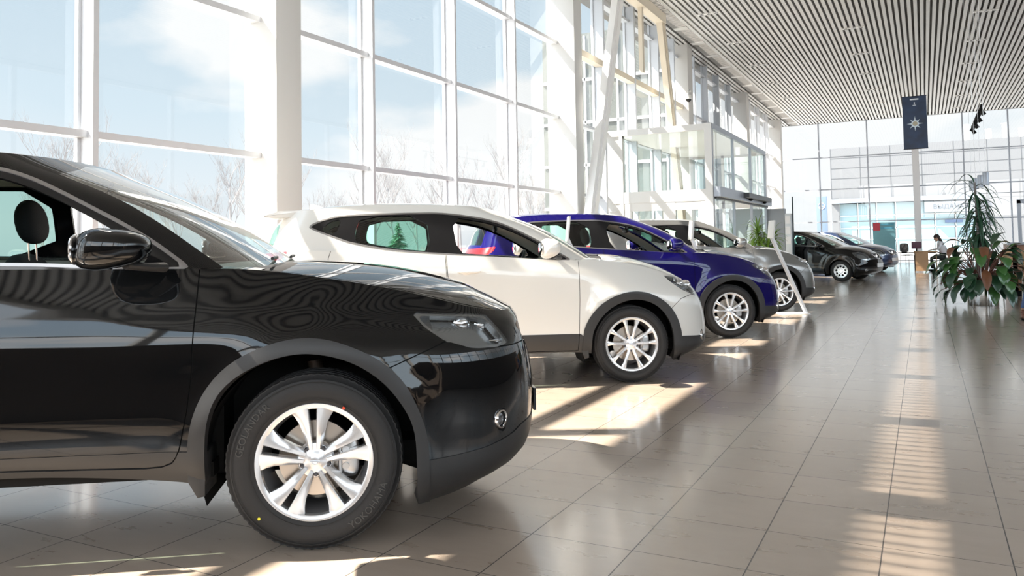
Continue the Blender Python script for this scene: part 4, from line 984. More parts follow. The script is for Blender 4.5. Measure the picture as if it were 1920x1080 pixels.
# ---------------------------------------------------------------- the cars
M_PBLACK = mat('black_car_paint', (0.003, 0.0034, 0.004), 0.4, 0.0, coat=1.0, spec=0.0)
M_PWHITE = paint('pearl_white_paint', (0.72, 0.695, 0.65), 0.0, 0.35)
M_PBLUE = mat('deep_blue_paint', (0.006, 0.004, 0.085), 0.4, 0.0, coat=1.0, spec=0.0)
M_PGREY = paint('grey_car_paint', (0.26, 0.26, 0.255), 0.6, 0.32)
M_PSILV = paint('silver_car_paint', (0.36, 0.40, 0.46), 0.6, 0.3)
M_PNAVY = paint('navy_car_paint', (0.02, 0.04, 0.10), 0.3, 0.3)
def xt_extra(root, pool):
    for ch in list(root.children):
        if ch.name.startswith('wheel') and ch.type == 'MESH' and ch.name.split('.')[0] == 'wheel':
            for k, (t, top, mid, R0) in enumerate((('GEOLANDAR', True, math.radians(150), .300), ('YOKOHAMA', False, math.radians(-40), .300))):
                tyre_text(ch, t, R0, .040, mid, .1125, top)
            for (a, r__, c_) in ((math.radians(61), .248, (.75, .08, .03)), (math.radians(-136), .305, (.85, .75, .05))):
                MB().lathe([(0, -.1125 - .0085), (.006, -.1125 - .0085), (.0065, -.110)], 16, 'Y', Matrix.Translation((math.cos(a) * r__, 0, math.sin(a) * r__))).build('paint_dot', mat('dot_%d' % int(c_[1] * 100), c_, .5), ch)
black = build_car(XT, M_PBLACK, 'black car with the large alloy wheel, closest to the camera', extra=xt_extra)
set_pose(black, (-2.7766, 3.3126, math.radians(35)))
white = build_car(QQ, M_PWHITE, 'pearl white car parked behind the nearest black one')
set_pose(white, (-2.8306, 7.5445, math.radians(34)))
def recolour(src, frm, to, label, pose):
    c = copy_tree(src); stack = [c]
    while stack:
        o = stack.pop(); stack += list(o.children)
        for i, s_ in enumerate(o.material_slots):
            if s_.material == frm: s_.link = 'OBJECT'; s_.material = to
    tag(c, label, 'car'); set_pose(c, pose); return c
recolour(white, M_PWHITE, M_PBLUE, 'deep blue car parked between the white car and the grey car', (-2.7212, 11.098, math.radians(34)))
recolour(white, M_PWHITE, M_PGREY, 'grey car parked behind the deep blue one', (-2.7389, 15.1848, math.radians(34)))
fb = build_car(CP, M_PBLACK, 'small black car with white wheel covers at the far end of the row', detail=False)
fa = math.radians(-14)
set_pose(fb, (-2.175 + .83 * -math.sin(fa), 24.836 + .83 * math.cos(fa), fa))
recolour(fb, M_PBLACK, M_PSILV, 'silver blue car just behind the small far black one', (-2.3, 28.6, math.radians(-16)))
recolour(fb, M_PBLACK, M_PNAVY, 'dark navy car farthest away, its nose showing past the silver one', (-1.75, 32.2, math.radians(-20)))
# ---------------------------------------------------------------- outside
M_ASPH = mat('pale_forecourt', (.36, .36, .36), .85, noise=(.6, .06))
g = MB(); g.quad((-160, -120, -.14), (160, -120, -.14), (160, 200, -.14), (-160, 200, -.14)); struct(g.build('ground', M_ASPH, fixn=False))
rng = random.Random(5)
def bare_tree(h, seed):
    r_ = random.Random(seed); b = MB()
    def br(p, d, L, r, lv):
        n = 3; pts = [p]; q = p
        for i in range(n):
            d = (d + Vector((r_.uniform(-.16, .16), r_.uniform(-.16, .16), r_.uniform(-.02, .12)))).normalized(); q = q + d * L / n; pts.append(q)
        b.tube(pts, [r, r * .85, r * .7, r * .5], 4 if lv else 6, cap=False)
        if lv < 4:
            for k in range((6, 5, 4, 4)[lv]):
                t = r_.uniform(.3, 1); base = pts[min(3, 1 + int(t * 3))] if lv else p + (q - p) * r_.uniform(.3, 1)
                a = r_.uniform(0, 2 * PI); s_ = Vector((math.cos(a), math.sin(a), r_.uniform(.5, 1.5))).normalized()
                br(base, (d * .55 + s_ * .75).normalized(), L * r_.uniform(.45, .68), r * .5, lv + 1)
    br(Vector((0, 0, 0)), Vector((0, 0, 1)), h * .5, h * .010, 0)
    return b
M_BARK = mat('pale_bark', (.20, .185, .18), .9)
protos = [bare_tree(h, 10 + i).build('bare_tree', M_BARK, fixn=False) for i, h in enumerate((8.5, 10.0, 7.2))]
spots = []
for k in range(34):
    t = k / 33.0; az = math.radians(12 + 52 * t); R_ = (54, 64, 74)[k % 3] + rng.uniform(-2, 2)
    spots.append((-math.sin(az) * R_, math.cos(az) * R_, k))
def px_of(x_, y_):
    d_ = Vector((x_, y_, 3)) - Vector((0, 0, CAMH)); return PPX + FPX * d_.dot(_R) / d_.dot(_F)
spots = [q for q in spots if 30 < px_of(q[0], q[1]) < 1060]
spots = [(q[0], q[1], i) for i, q in enumerate(sorted(spots, key=lambda q: px_of(q[0], q[1])))]
ORD = 'first second third fourth fifth sixth seventh eighth ninth tenth eleventh twelfth thirteenth fourteenth fifteenth sixteenth seventeenth eighteenth nineteenth twentieth'.split()
n_half = (len(spots) + 1) // 2
for x_, y_, k in spots:
    if k < 3: o = protos[k]
    else: o = protos[k % 3].copy(); COL.objects.link(o)
    o.location = (x_, y_, -.14); o.rotation_euler = (0, 0, rng.uniform(0, 6.28)); s_ = rng.uniform(.72, 1.12); o.scale = (s_, s_, s_)
    lab = ('leafless tree outside, %s from the left in the tree row' % ORD[k]) if k < n_half else ('leafless tree outside, %s from the right in the tree row' % ORD[len(spots) - 1 - k])
    tag(o, lab, 'tree', 'bare trees outside')
fr_ = empty('fir_tree', (-17.2, 24.2, -.14), 0, 'green fir tree outside, seen through the rear door window of the white car', 'tree')
b = MB(); r_ = random.Random(3)
for k in range(240):
    t = (k / 240) ** .8; z = .35 + 1.9 * t; L = .85 * (1 - t) + .05; a = r_.uniform(0, 6.28)
    c_, s_ = math.cos(a), math.sin(a); p = [(0, 0, z), (c_ * L * .6, s_ * L * .6, z - .02 * L), (c_ * L, s_ * L, z - .16 * L)]
    b.tube(p, [.07 * (1 - t) + .03, .06 * (1 - t) + .02, .008], 5, flat=.4)
b.build('needle_boughs', mat('fir_green', (.05, .13, .07), .9), fr_); MB().tube([(0, 0, 0), (0, 0, 2.2)], [.05, .01], 8).build('trunk', M_BARK, fr_)
# low shed-like fence line far beyond the trees
# annex beside the entrance, seen through the glass between the braces
an = empty('annex_building', (-9.6, 27, 0), 0, 'grey green annex outside the glass behind the raking braces', 'building')
f = MB().box((-2.4, -1.1, -.14), (2.2, 1.3, 8.6)); f.build('wall', mat('annex_cladding', (.075, .085, .08), .6), an)
f = MB()
for i in range(5): f.box((-2.4, -1.16, 1.5 * i + .9), (2.2, -1.1, 1.5 * i + 1.0))
for i in range(4): f.box((-2.0 + i * 1.2, -1.16, 0), (-1.94 + i * 1.2, -1.1, 8.5))
f.build('cladding_rail', M_FRAME, an)
# dealership building across the forecourt
bd = empty('showroom_building', (0, 76, -.14), 0, 'pale panelled building across the forecourt beyond the far window wall', 'building')
f = MB(); f.box((-7.2, 0, 4.85), (30, 14, 9.35)); f.box((4.2, 0, 0), (30, 14, 4.9)); f.box((-7.2, 6, 0), (4.2, 14, 4.9)); f.box((-7.2, 0, 0), (-6.6, 6, 4.9)); f.build('wall', mat('pale_panel', (.125, .128, .134), .6), bd)
f = MB()
for z in (5.75, 6.65, 7.55, 8.45): f.box((-7.2, -.02, z), (30, 0, z + .025))
for i in range(16): f.box((-7.2 + 2.4 * i, -.02, 4.85 if i < 5 else 0), (-7.175 + 2.4 * i, 0, 9.35))
f.build('panel_joint', mat('panel_joint', (.065, .068, .074), .8), bd)
f = MB(); f.box((-7.25, -.35, 4.45), (4.35, .1, 4.85)); f.build('canopy_edge', mat('canopy_grey', (.17, .20, .23), .6), bd)
f = MB()
for i, (xa, xb_) in enumerate(((-6.6, -5.2), (-5.1, -3.7), (-3.6, -2.2), (-2.1, -.7), (-.6, .8), (.9, 2.3), (2.4, 3.9))): f.box((xa, .5, .2), (xb_, .56, 4.4))
f.build('shop_window', mat('pale_shop_glass', (.24, .33, .36), .15, spec=.8), bd)
f = MB()
for xx in (-6.65, -5.15, -3.65, -2.15, -.65, .85, 2.35, 3.9): f.box((xx, .44, 0), (xx + .08, .58, 4.45))
for z in (.1, 1.2, 2.2, 3.3): f.box((-6.6, .44, z), (4.1, .58, z + .08))
f.build('shop_window_frame', M_WHITE, bd)
sg = MB().box((.1, -.5, 3.45), (4.1, .3, 4.3)).build('fascia', mat('sign_board_pale', (.16, .175, .19), .5), bd)
tm = text_mesh('ВЫДАЧА А', .52, 'sign_lettering', .01); to = link('sign_lettering', tm, mat('sign_letter_grey', (.08, .09, .105), .5), sg); to.location = (2.1, -.52, 3.9); to.rotation_euler = (PI / 2, 0, 0)
f = MB(); f.box((1.6, .3, 2.55), (2.9, .38, 2.85)); f.build('door_header', mat('blue_grey_panel', (.09, .13, .22), .5), bd)
for i, (xx, h_) in enumerate(((3.6, 1.6), (5.2, 1.1), (6.4, 1.5), (7.6, 1.0))): MB().lathe([(0, 0), (.22, 0), (.22, h_), (.26, h_ + .02), (.26, h_ + .1), (0, h_ + .12)], 16, 'Z', Matrix.Translation((xx, 3, 9.3))).build('roof_vent', M_WHITE, bd)
# logo pylon
py = empty('sign_pylon', (-6.56, 62, -.14), 0, 'tall blue grey pylon sign with a round three pointed star outside the far glass', 'sign')
MB().box((-.36, -.1, 0), (.36, .1, 4.45)).build('pylon_panel', mat('pylon_blue_grey', (.10, .14, .22), .5), py, bevel=.02)
f = MB(); T = Matrix.Translation((0, -.12, 3.75)); f.lathe([(.20, -.01), (.235, -.01), (.235, .02), (.20, .02)], 32, 'Y', T, closed=True)
for k in range(3):
    a = PI / 2 + k * 2 * PI / 3; n_ = Vector((-math.sin(a), 0, math.cos(a))) * .030; tip = Vector((math.cos(a) * .21, 0, math.sin(a) * .21)); c_ = Vector((0, -.12, 3.75))
    f.add([c_ + n_ + Vector((0, 0, 0)), c_ - n_, c_ + tip, c_ + Vector((0, -.03, 0))], [(0, 1, 3), (0, 3, 2), (1, 2, 3), (0, 2, 1)])
f.build('star_emblem', mat('pale_emblem', (.8, .82, .85), .3, .3), py)
MB().tube([(.62, 0, 0), (.62, 0, 3.3)], .045).build('flag_pole', M_FRAMED, py)

# ---------------------------------------------------------------- ceiling fittings
lf = None
for k, (xx, yy) in enumerate(LAMP_XY):
    if lf is None:
        lf = empty('ceiling_spotlight', (xx, yy, ZC)); MB().box((-.30, -.055, -.012), (.30, .055, .03)).build('light_frame', mat('spot_frame_white', (.72, .72, .70), .4), lf, bevel=.004)
        for dx in (-.19, 0, .19): MB().lathe([(0, -.014), (.045, -.014), (.052, -.022), (.058, -.014), (.058, .02)], 16, 'Z', Matrix.Translation((dx, 0, 0))).build('spot_lamp', mat('spot_lens', (.3, .3, .3), .2, .5), lf)
        o = lf
    else: o = copy_tree(lf); o.location = (xx, yy, ZC)
    ri, ci = divmod(k, 8)
    tag(o, 'small three lamp ceiling fitting, %s along the row %s' % (('nearest', 'second', 'third', 'fourth', 'fifth', 'sixth', 'seventh', 'farthest')[ci], ('beside the window wall', 'over the car noses', 'over the walkway')[ri]), 'ceiling light', 'recessed ceiling fittings')
# hanging advertising banner
bn = empty('hanging_banner', (-.13, 28, 0), 0, 'dark blue advertising banner with a white star burst hanging from the ceiling', 'banner')
BW, BZ0, BZ1 = .34, 4.02, 5.66
b = MB().box((-BW, -.03, BZ0), (BW, .03, BZ1)); bo = b.build('banner_board', None or mat('navy_banner', (.012, .030, .075), .35, noise=(3, .8)), bn)
f = MB(); f.box((-BW - .015, -.036, BZ0 - .015), (BW + .015, .036, BZ0)); f.box((-BW - .015, -.036, BZ1), (BW + .015, .036, BZ1 + .015)); f.build('banner_rail', M_BLACK, bo)
sb = MB()
for k in range(8):
    a = k * PI / 4; R1 = .235 if k % 2 == 0 else .20; n_ = Vector((-math.sin(a), 0, math.cos(a))) * .022; d = Vector((math.cos(a), 0, math.sin(a))); c_ = Vector((0, -.036, 4.80))
    p0 = c_ + d * .10; p1 = c_ + d * R1; sb.add([p0 + n_, p0 - n_, p1, (p0 + p1) / 2 + Vector((0, -.008, 0))], [(0, 1, 3), (0, 3, 2), (1, 2, 3), (0, 2, 1)])
    T = Matrix.Translation(p0); sb.blob(c_ + d * .115, (.018, .01, .018), 2, 8, 6)
sb.lathe([(.065, -.038), (.088, -.044), (.108, -.038)], 24, 'Y', Matrix.Translation((0, 0, 4.80)))
sb.build('star_burst', mat('pale_star_burst', (.62, .72, .80), .4), bo)
MB().blob((0, -.038, 4.80), (.075, .012, .075), 2, 16, 8).build('burst_centre', mat('tan_burst_centre', (.42, .38, .28), .4), bo)
MB().box((-.12, -.034, 5.55), (.12, -.030, 5.59)).build('heading_bar', mat('pale_print', (.7, .75, .8), .5), bo)
MB().box((-.015, -.034, 5.40), (.015, -.030, 5.48)).box((-.05, -.034, 5.37), (.05, -.030, 5.39)).build('printed_mark', mat('pale_print', (.7, .75, .8), .5), bo)
for s_ in (-1, 1): MB().tube([(s_ * .28, 0, BZ1), (s_ * .28, 0, ZC)], .004, 6).build('hanging_wire', M_STEEL, bn)
# track spotlights near the far ceiling and the small hanging pendants
tk = empty('spotlight_track', (1.34, 24.4, -.48), 0, 'black track of spotlights hanging above the reception area', 'light')
tr_ = MB().tube([(-.18, -4.5, 4.75 - .35), (.10, 3.2, 4.75 + .05)], .02, 8)
MB().box((-.02, -2.2, 4.86), (.02, 2.2, 4.90)).build('track_rail', M_BLACK, tk)
for k in range(7):
    yy = -2.0 + k * .66; MB().tube([(0, yy, 4.86), (0, yy, 4.78), (.06 * (-1) ** k, yy, 4.66)], [.02, .045, .055], 10).build('spot_head', M_BLACK, tk)
for yy in (-1.8, 1.8): MB().tube([(0, yy, 4.9), (0, yy, ZC + .48)], .006, 6).build('hanging_wire', M_STEEL, tk)
for k, (xx, yy, zz) in enumerate(((1.08, 17.6, 2.33), (1.08, 19.2, 2.38), (1.08, 20.9, 2.43), (1.08, 22.6, 2.48))):
    pdn = empty('pendant_lamp', (xx, yy, 0)); tag(pdn, ('nearest', 'second nearest', 'third nearest', 'farthest')[k] + ' small grey cylinder lamp in the wire hung row above the big plant', 'lamp', 'grey pendant lamps')
    MB().lathe([(0, zz + .13), (.05, zz + .13), (.055, zz + .12), (.055, zz - .12), (.045, zz - .12), (.04, zz)], 20, 'Z').build('lamp_shade', M_FRAMED, pdn); MB().tube([(0, 0, zz + .12), (0, 0, ZC)], .004, 6).build('hanging_wire', M_FRAME, pdn)
# security camera on the third column
sc_ = empty('security_camera', (-6.22, 24.14, 5.55), 0, 'white dome security camera fixed to the column past the braces', 'camera')
MB().tube([(0, 0, .28), (0, -.12, .30), (0, -.22, .22), (0, -.22, .12)], .03, 10).build('mounting_arm', M_WHITE, sc_)
MB().lathe([(0, .13), (.09, .12), (.11, .05), (.11, 0), (.0, 0)], 24, 'Z', Matrix.Translation((0, -.22, 0))).build('camera_housing', M_WHITE, sc_); MB().blob((0, -.22, 0), (.085, .085, .09), 2, 20, 12).build('camera_dome', M_GLOSSB, sc_)
# ---------------------------------------------------------------- furniture, stands, plants, people
M_WOOD = mat('light_beech_wood', (.50, .31, .17), .45, noise=(6, .15)); M_WOODD = mat('reddish_wood', (.30, .15, .09), .4, noise=(5, .2))
def info_stand(loc, rz, label):
    s_ = empty('information_stand', loc, rz, label, 'stand', 'information stands beside the cars')
    MB().box((-.24, -.17, 0), (.22, .17, .012)).build('base_plate', M_FRAME, s_, bevel=.003)
    p = MB(); A = Vector((.20, 0, .01)); B_ = Vector((-.34, 0, 1.30)); d = (B_ - A).normalized(); n_ = Vector((d.z, 0, -d.x)) * .018
    for y0, y1 in ((-.055, -.015), (.015, .055)): p.add([A - n_ + Vector((0, y0, 0)), A + n_ + Vector((0, y0, 0)), A + n_ + Vector((0, y1, 0)), A - n_ + Vector((0, y1, 0)), B_ - n_ + Vector((0, y0, 0)), B_ + n_ + Vector((0, y0, 0)), B_ + n_ + Vector((0, y1, 0)), B_ - n_ + Vector((0, y1, 0))], [(0, 3, 2, 1), (4, 5, 6, 7), (0, 1, 5, 4), (1, 2, 6, 5), (2, 3, 7, 6), (3, 0, 4, 7)])
    p.build('leaning_post', M_FRAME, s_)
    MB().box((-.06, -.15, -.0), (-.035, .15, .30), 0, Matrix.Translation((-.30, 0, 1.26)) @ Matrix.Rotation(.10, 4, 'Y')).build('sign_plate', M_WHITE, s_, bevel=.004)
    return s_
info_stand((-1.985, 14.10, 0), math.radians(27), 'leaning white information stand at the front of the grey car, its base fully in view')
info_stand((-3.02, 12.85, 0), math.radians(27), 'leaning white information stand rising behind the blue car bonnet')
info_stand((-3.51, 9.0, 0), math.radians(27), 'leaning white information stand rising behind the white car bonnet')
# grey kiosks by the vestibule
k1 = empty('display_kiosk', (-3.89, 24.62, 0), 0, 'tall plain grey kiosk right of the vestibule with a white leaflet rack', 'kiosk')
MB().box((-.28, -.12, 0), (.26, .20, 2.15)).build('kiosk_cabinet', mat('kiosk_grey', (.27, .28, .30), .45), k1, bevel=.01); MB().box((.262, -.10, .3), (.44, .16, 2.0)).build('leaflet_rack', M_FRAME, k1, bevel=.006)
for z in (1.1, 1.4, 1.7): MB().box((.28, -.13, z), (.42, -.10, z + .22)).build('leaflet', mat('leaflet_white', (.75, .72, .72), .5), k1)
MB().box((.445, .12, .3), (.48, .16, 2.5)).build('dark_edge_post', mat('teal_black', (.02, .04, .045), .4), k1)
k2 = empty('brochure_panel', (-4.70, 24.62, 0), 0, 'wide grey partition with a curved white graphic beside the vestibule door', 'partition')
MB().box((-.55, -.05, 0), (.42, .05, 2.18)).build('partition_board', mat('partition_grey', (.30, .31, .34), .5), k2)
MB().prism([(.12 + .14 * math.cos(t), 1.66 + .20 * math.sin(t)) for t in np.linspace(0, PI, 14)] + [(-.02, 1.15), (.26, 1.15)], -.065, -.05, 'Y').build('arched_graphic', mat('graphic_white', (.75, .75, .77), .5), k2)
MB().tube([(-.03 + 0, -.07, 1.55), (.02, -.07, 1.76), (.12, -.07, 1.82), (.22, -.07, 1.74), (.30, -.07, 1.50)], .016, 8).build('arched_line', mat('graphic_grey', (.16, .17, .19), .5), k2)
# poster stand near the far glass
ps = empty('poster_stand', (-1.66, 41, 0), 0, 'teal poster stand with a red square corner near the far glass', 'poster')
MB().box((-.47, -.03, .35), (.47, .03, 1.95)).build('poster_board', mat('teal_poster', (.09, .22, .26), .5, noise=(1.5, .35)), ps); MB().box((-.45, -.04, 1.57), (-.16, -.03, 1.93)).build('red_square', mat('poster_red', (.30, .03, .05), .5), ps)
MB().box((-.12, -.04, 1.82), (.42, -.03, 1.88)).box((-.12, -.04, 1.66), (.42, -.03, 1.72)).build('heading_print', mat('poster_print', (.05, .22, .32), .5), ps)
for s_ in (-.4, .4): MB().box((s_ - .02, -.2, 0), (s_ + .02, .2, .03)).box((s_ - .02, -.02, 0), (s_ + .02, .02, .4)).build('stand_foot', M_FRAMED, ps)
# desk with the seated woman
dk = empty('desk', (-.02, 32, 0), 0, 'small light wood desk in front of the far pillar', 'desk')
MB().box((-.34, -.30, .70), (.42, .40, .735)).build('desk_top', M_WOOD, dk, bevel=.004); MB().box((-.32, -.28, .04), (.12, -.25, .70)).build('front_panel', M_WOOD, dk); MB().box((-.32, -.28, 0), (-.29, .38, .70)).build('side_panel', M_WOOD, dk); MB().box((.36, .0, 0), (.39, .38, .70)).build('side_panel', M_WOOD, dk)
mo_ = empty('computer_monitor', (-.26, 32.02, .735), 0, 'small dark computer monitor on the far desk', 'monitor'); MB().box((-.16, -.02, .10), (.16, .02, .34)).build('screen', mat('monitor_dark', (.10, .03, .06), .3), mo_, bevel=.005); MB().box((-.08, -.08, 0), (.08, .08, .015)).box((-.02, -.01, 0), (.02, .02, .14)).build('monitor_stand', M_BLACK, mo_)
def office_chair(loc, rz, label, wood=False):
    c = empty('chair', loc, rz, label, 'chair', 'wooden visitor chairs' if wood else None); mt = M_WOOD if wood else M_SEAT
    MB().blob((0, 0, .45), (.23, .22, .03), 4, 24, 8).build('seat', mt, c); MB().blob((-.22, 0, .78), (.02, .21, .20), 4, 24, 10).build('backrest', mt, c)
    for sx in (-.2, .2):
        for sy in (-.19, .19): MB().tube([(sx, sy, .44), (sx * 1.08, sy * 1.05, 0)], .013, 8).build('leg', M_STEEL, c)
    for sy in (-.19, .19): MB().tube([(-.2, sy, .44), (-.22, sy, .70)], .012, 8).build('back_post', M_STEEL, c)
    return c
def skin_body(name, verts, edges, radii, mt, parent, root=0, sub=2):
    me = bpy.data.meshes.new(name); me.from_pydata(verts, edges, []); o = link(name, me, mt, parent)
    md = o.modifiers.new('skin', 'SKIN'); md.use_smooth_shade = True
    sk = me.skin_vertices[0].data if me.skin_vertices else None
    if sk is None:
        b = bmesh.new(); b.from_mesh(me); b.verts.layers.skin.verify(); b.to_mesh(me); b.free(); sk = me.skin_vertices[0].data
    for i, r in enumerate(radii):
        rr = r if isinstance(r, tuple) else (r, r); sk[i].radius = rr; sk[i].use_root = (i == root)
    s_ = o.modifiers.new('sub', 'SUBSURF'); s_.levels = sub; s_.render_levels = sub
    dg = bpy.context.evaluated_depsgraph_get(); dg.update(); m2 = bpy.data.meshes.new_from_object(o.evaluated_get(dg)); m2.name = name
    o.modifiers.clear(); o.data = m2
    for p in m2.polygons: p.use_smooth = True
    return o
M_SKIN = mat('skin', (.62, .38, .27), .5); M_HAIR = mat('dark_brown_hair', (.035, .02, .014), .6); M_JEAN = mat('blue_jeans', (.07, .12, .25), .85, noise=(40, .2)); M_SHOE = mat('brown_leather_shoe', (.16, .055, .03), .4); M_SHIRT = mat('white_blouse', (.70, .69, .72), .8); M_DARKC = mat('dark_trousers', (.03, .04, .04), .8)
def hand(parent, wrist, dirv, upv, s_=1.0, curl=.5, side=1):
    """palm with five jointed fingers"""
    d = Vector(dirv).normalized(); u = Vector(upv); u = (u - d * u.dot(d)).normalized(); w = d.cross(u).normalized() * side; W_ = Vector(wrist)
    V = [W_, W_ + d * .04 * s_, W_ + d * .075 * s_]; E_ = [(0, 1), (1, 2)]; R_ = [(.022, .018), (.030, .016), (.034, .014)]
    for k, (off, L) in enumerate(((-.027, .070), (-.009, .080), (.009, .075), (.026, .058))):
        p = W_ + d * .085 * s_ + w * off * s_; dd = d.copy(); i0 = len(V); V.append(p); E_.append((2, i0)); R_.append((.010, .009))
        for j in range(3):
            dd = (dd - u * curl * (.35 + .1 * k)).normalized(); p = p + dd * L * s_ * (.42, .32, .26)[j]; V.append(p); E_.append((len(V) - 2, len(V) - 1)); R_.append((.009 - .001 * j,) * 2)
    p = W_ + d * .035 * s_ - w * .028 * s_; V.append(p); E_.append((1, len(V) - 1)); R_.append((.013, .012))
    for j in range(2): p = p + (d * .7 - w * .6 - u * .2).normalized() * .030 * s_; V.append(p); E_.append((len(V) - 2, len(V) - 1)); R_.append((.010, .009))
    return skin_body('hand', [tuple(v) for v in V], E_, [(a * s_, b_ * s_) for a, b_ in R_], M_SKIN, parent, 0, 1)
def head(parent, c, face, s_=1.0, hairlen=.0, pony=False, tilt=0.0):
    """head with nose, eyes, mouth, ears; looks along local +x turned by face"""
    T = Matrix.Translation(c) @ Matrix.Rotation(face, 4, 'Z') @ Matrix.Rotation(tilt, 4, 'Y')
    def shp(p):
        x, y_, z = p; t = max(0, -z / .115); return Vector((x * (1 - .10 * t) + (.012 * t if x > 0 else -.01 * t), y_ * (1 - .28 * t), z))
    h = MB(); h.blob((0, 0, 0), (.095 * s_, .075 * s_, .118 * s_), 2.2, 28, 20, T, 0, None)
    h.blob((0, 0, 0), (.014, .011, .020), 2, 10, 8, T @ Matrix.Translation((.096 * s_, 0, -.012)) @ Matrix.Rotation(-.3, 4, 'Y'))
    h.blob((0, 0, 0), (.030, .030, .026), 2, 12, 8, T @ Matrix.Translation((.058, 0, -.090)))
    for q in (-1, 1): h.blob((0, 0, 0), (.014, .008, .028), 2, 10, 8, T @ Matrix.Translation((-.005, q * .076, -.01)))
    ho = h.build('head', M_SKIN, parent)
    hr = MB(); hr.blob((0, 0, 0), (.104, .084, .105), 2.2, 28, 16, T @ Matrix.Translation((-.018, 0, .028)))
    if hairlen: hr.blob((0, 0, 0), (.055, .082, hairlen), 2.4, 24, 14, T @ Matrix.Translation((-.060, 0, -hairlen * .6)))
    hr.build('hair', M_HAIR, ho)
    for q in (-1, 1): MB().blob((0, 0, 0), (.008, .012, .008), 2, 10, 6, T @ Matrix.Translation((.086, q * .030, .008))).build('eye', mat('eye_dark', (.02, .015, .01), .2), ho)
    MB().blob((0, 0, 0), (.006, .020, .006), 2, 10, 6, T @ Matrix.Translation((.087, 0, -.052))).build('mouth', mat('lips', (.45, .15, .13), .4), ho)
    return ho
# seated woman, side-on to the camera, bending over the desk to the left
wm = empty('person', (.58, 32.25, 0), 0, 'woman with long dark hair in a white blouse seated at the far desk', 'person')
office_chair((.66, 32.25, 0), PI, 'dark office chair the woman at the far desk sits on')
V = [(.06, 0, .56), (.02, 0, .72), (-.06, 0, .92), (-.10, 0, 1.02), (-.14, 0, 1.10),
     (-.06, .16, .99), (-.16, .20, .82), (-.34, .14, .78), (-.06, -.16, .99), (-.14, -.22, .82), (-.32, -.16, .78)]
E_ = [(0, 1), (1, 2), (2, 3), (3, 4), (3, 5), (5, 6), (6, 7), (3, 8), (8, 9), (9, 10)]
skin_body('blouse', V, E_, [(.12, .15), (.11, .14), (.12, .16), (.08, .09), (.045, .045), (.055, .055), (.045, .045), (.032, .032), (.055, .055), (.045, .045), (.032, .032)], M_SHIRT, wm)
V = [(.06, 0, .54), (.0, .09, .53), (-.38, .10, .50), (-.36, .10, .10), (.0, -.09, .53), (-.40, -.10, .50), (-.30, -.10, .10)]
skin_body('trousers', V, [(0, 1), (1, 2), (2, 3), (0, 4), (4, 5), (5, 6)], [(.13, .14), (.09, .09), (.07, .07), (.045, .045), (.09, .09), (.07, .07), (.045, .045)], M_DARKC, wm)
head(wm, (-.19, 0, 1.20), PI, 1, .16, tilt=.5)
for q in (.10, -.10): MB().blob((-.38 if q > 0 else -.32, q, .045), (.12, .042, .045), 2.5, 20, 10).build('shoe', M_BLACK, wm)
hand(wm, (-.34, .14, .78), (-1, 0, -.15), (0, 0, 1), 1, .3, 1); hand(wm, (-.32, -.16, .78), (-1, 0, -.15), (0, 0, 1), 1, .3, -1)
# seated visitor at the right edge: one trouser leg and shoe reach into the picture
vc = office_chair((1.88, 14.33, 0), PI + math.radians(35), 'wooden visitor chair just beyond the right edge under the person in jeans', True)
vp = empty('person', (1.84, 14.30, 0), math.radians(35), 'person in blue jeans and brown shoes, only the lower leg showing at the right edge', 'person')
V = [(0, 0, .58), (0, 0, .78), (.03, 0, 1.0), (.04, 0, 1.16), (.03, .20, 1.12), (-.02, .25, .86), (-.22, .18, .72), (.03, -.20, 1.12), (-.02, -.25, .86), (-.22, -.18, .72)]
skin_body('shirt', V, [(0, 1), (1, 2), (2, 3), (2, 4), (4, 5), (5, 6), (2, 7), (7, 8), (8, 9)], [(.13, .17), (.13, .16), (.13, .18), (.06, .06), (.07, .07), (.05, .05), (.035, .035), (.07, .07), (.05, .05), (.035, .035)], mat('grey_shirt', (.25, .26, .28), .8), vp)
V = [(0, 0, .54), (-.04, .10, .54), (-.46, .12, .54), (-.62, .10, .13), (-.04, -.10, .54), (-.44, -.13, .53), (-.76, -.12, .13)]
skin_body('jeans', V, [(0, 1), (1, 2), (2, 3), (0, 4), (4, 5), (5, 6)], [(.14, .17), (.10, .10), (.075, .075), (.055, .055), (.10, .10), (.075, .075), (.058, .058)], M_JEAN, vp)
head(vp, (0.02, 0, 1.33), PI, 1)
for (sx, sy) in ((-.66, .10), (-.80, -.12)):
    T = Matrix.Translation((sx + .04, sy, 0)) @ Matrix.Rotation(math.radians(55), 4, 'Z')
    sh = MB(); sh.blob((0, 0, 0), (.135, .048, .052), 2.6, 24, 12, T @ Matrix.Translation((-.07, 0, .055)), 0, lambda p: Vector((p.x, p.y, p.z * (1 - .45 * max(0, -p.x / .135))))); sh.blob((0, 0, 0), (.05, .042, .05), 2.3, 16, 10, T @ Matrix.Translation((0, 0, .095)))
    so = sh.build('shoe', M_SHOE, vp); MB().blob((0, 0, 0), (.138, .052, .012), 4, 24, 6, T @ Matrix.Translation((-.07, 0, .012))).build('sole', M_BLACK, so); MB().tube([(sx + .04, sy, .13), (sx + .07, sy, .20)], .042, 12).build('sock', mat('tan_sock', (.35, .22, .16), .8), vp)
hand(vp, (-.22, .18, .72), (-1, 0, -.3), (0, 0, 1), 1, .5, 1); hand(vp, (-.22, -.18, .72), (-1, 0, -.3), (0, 0, 1), 1, .5, -1)
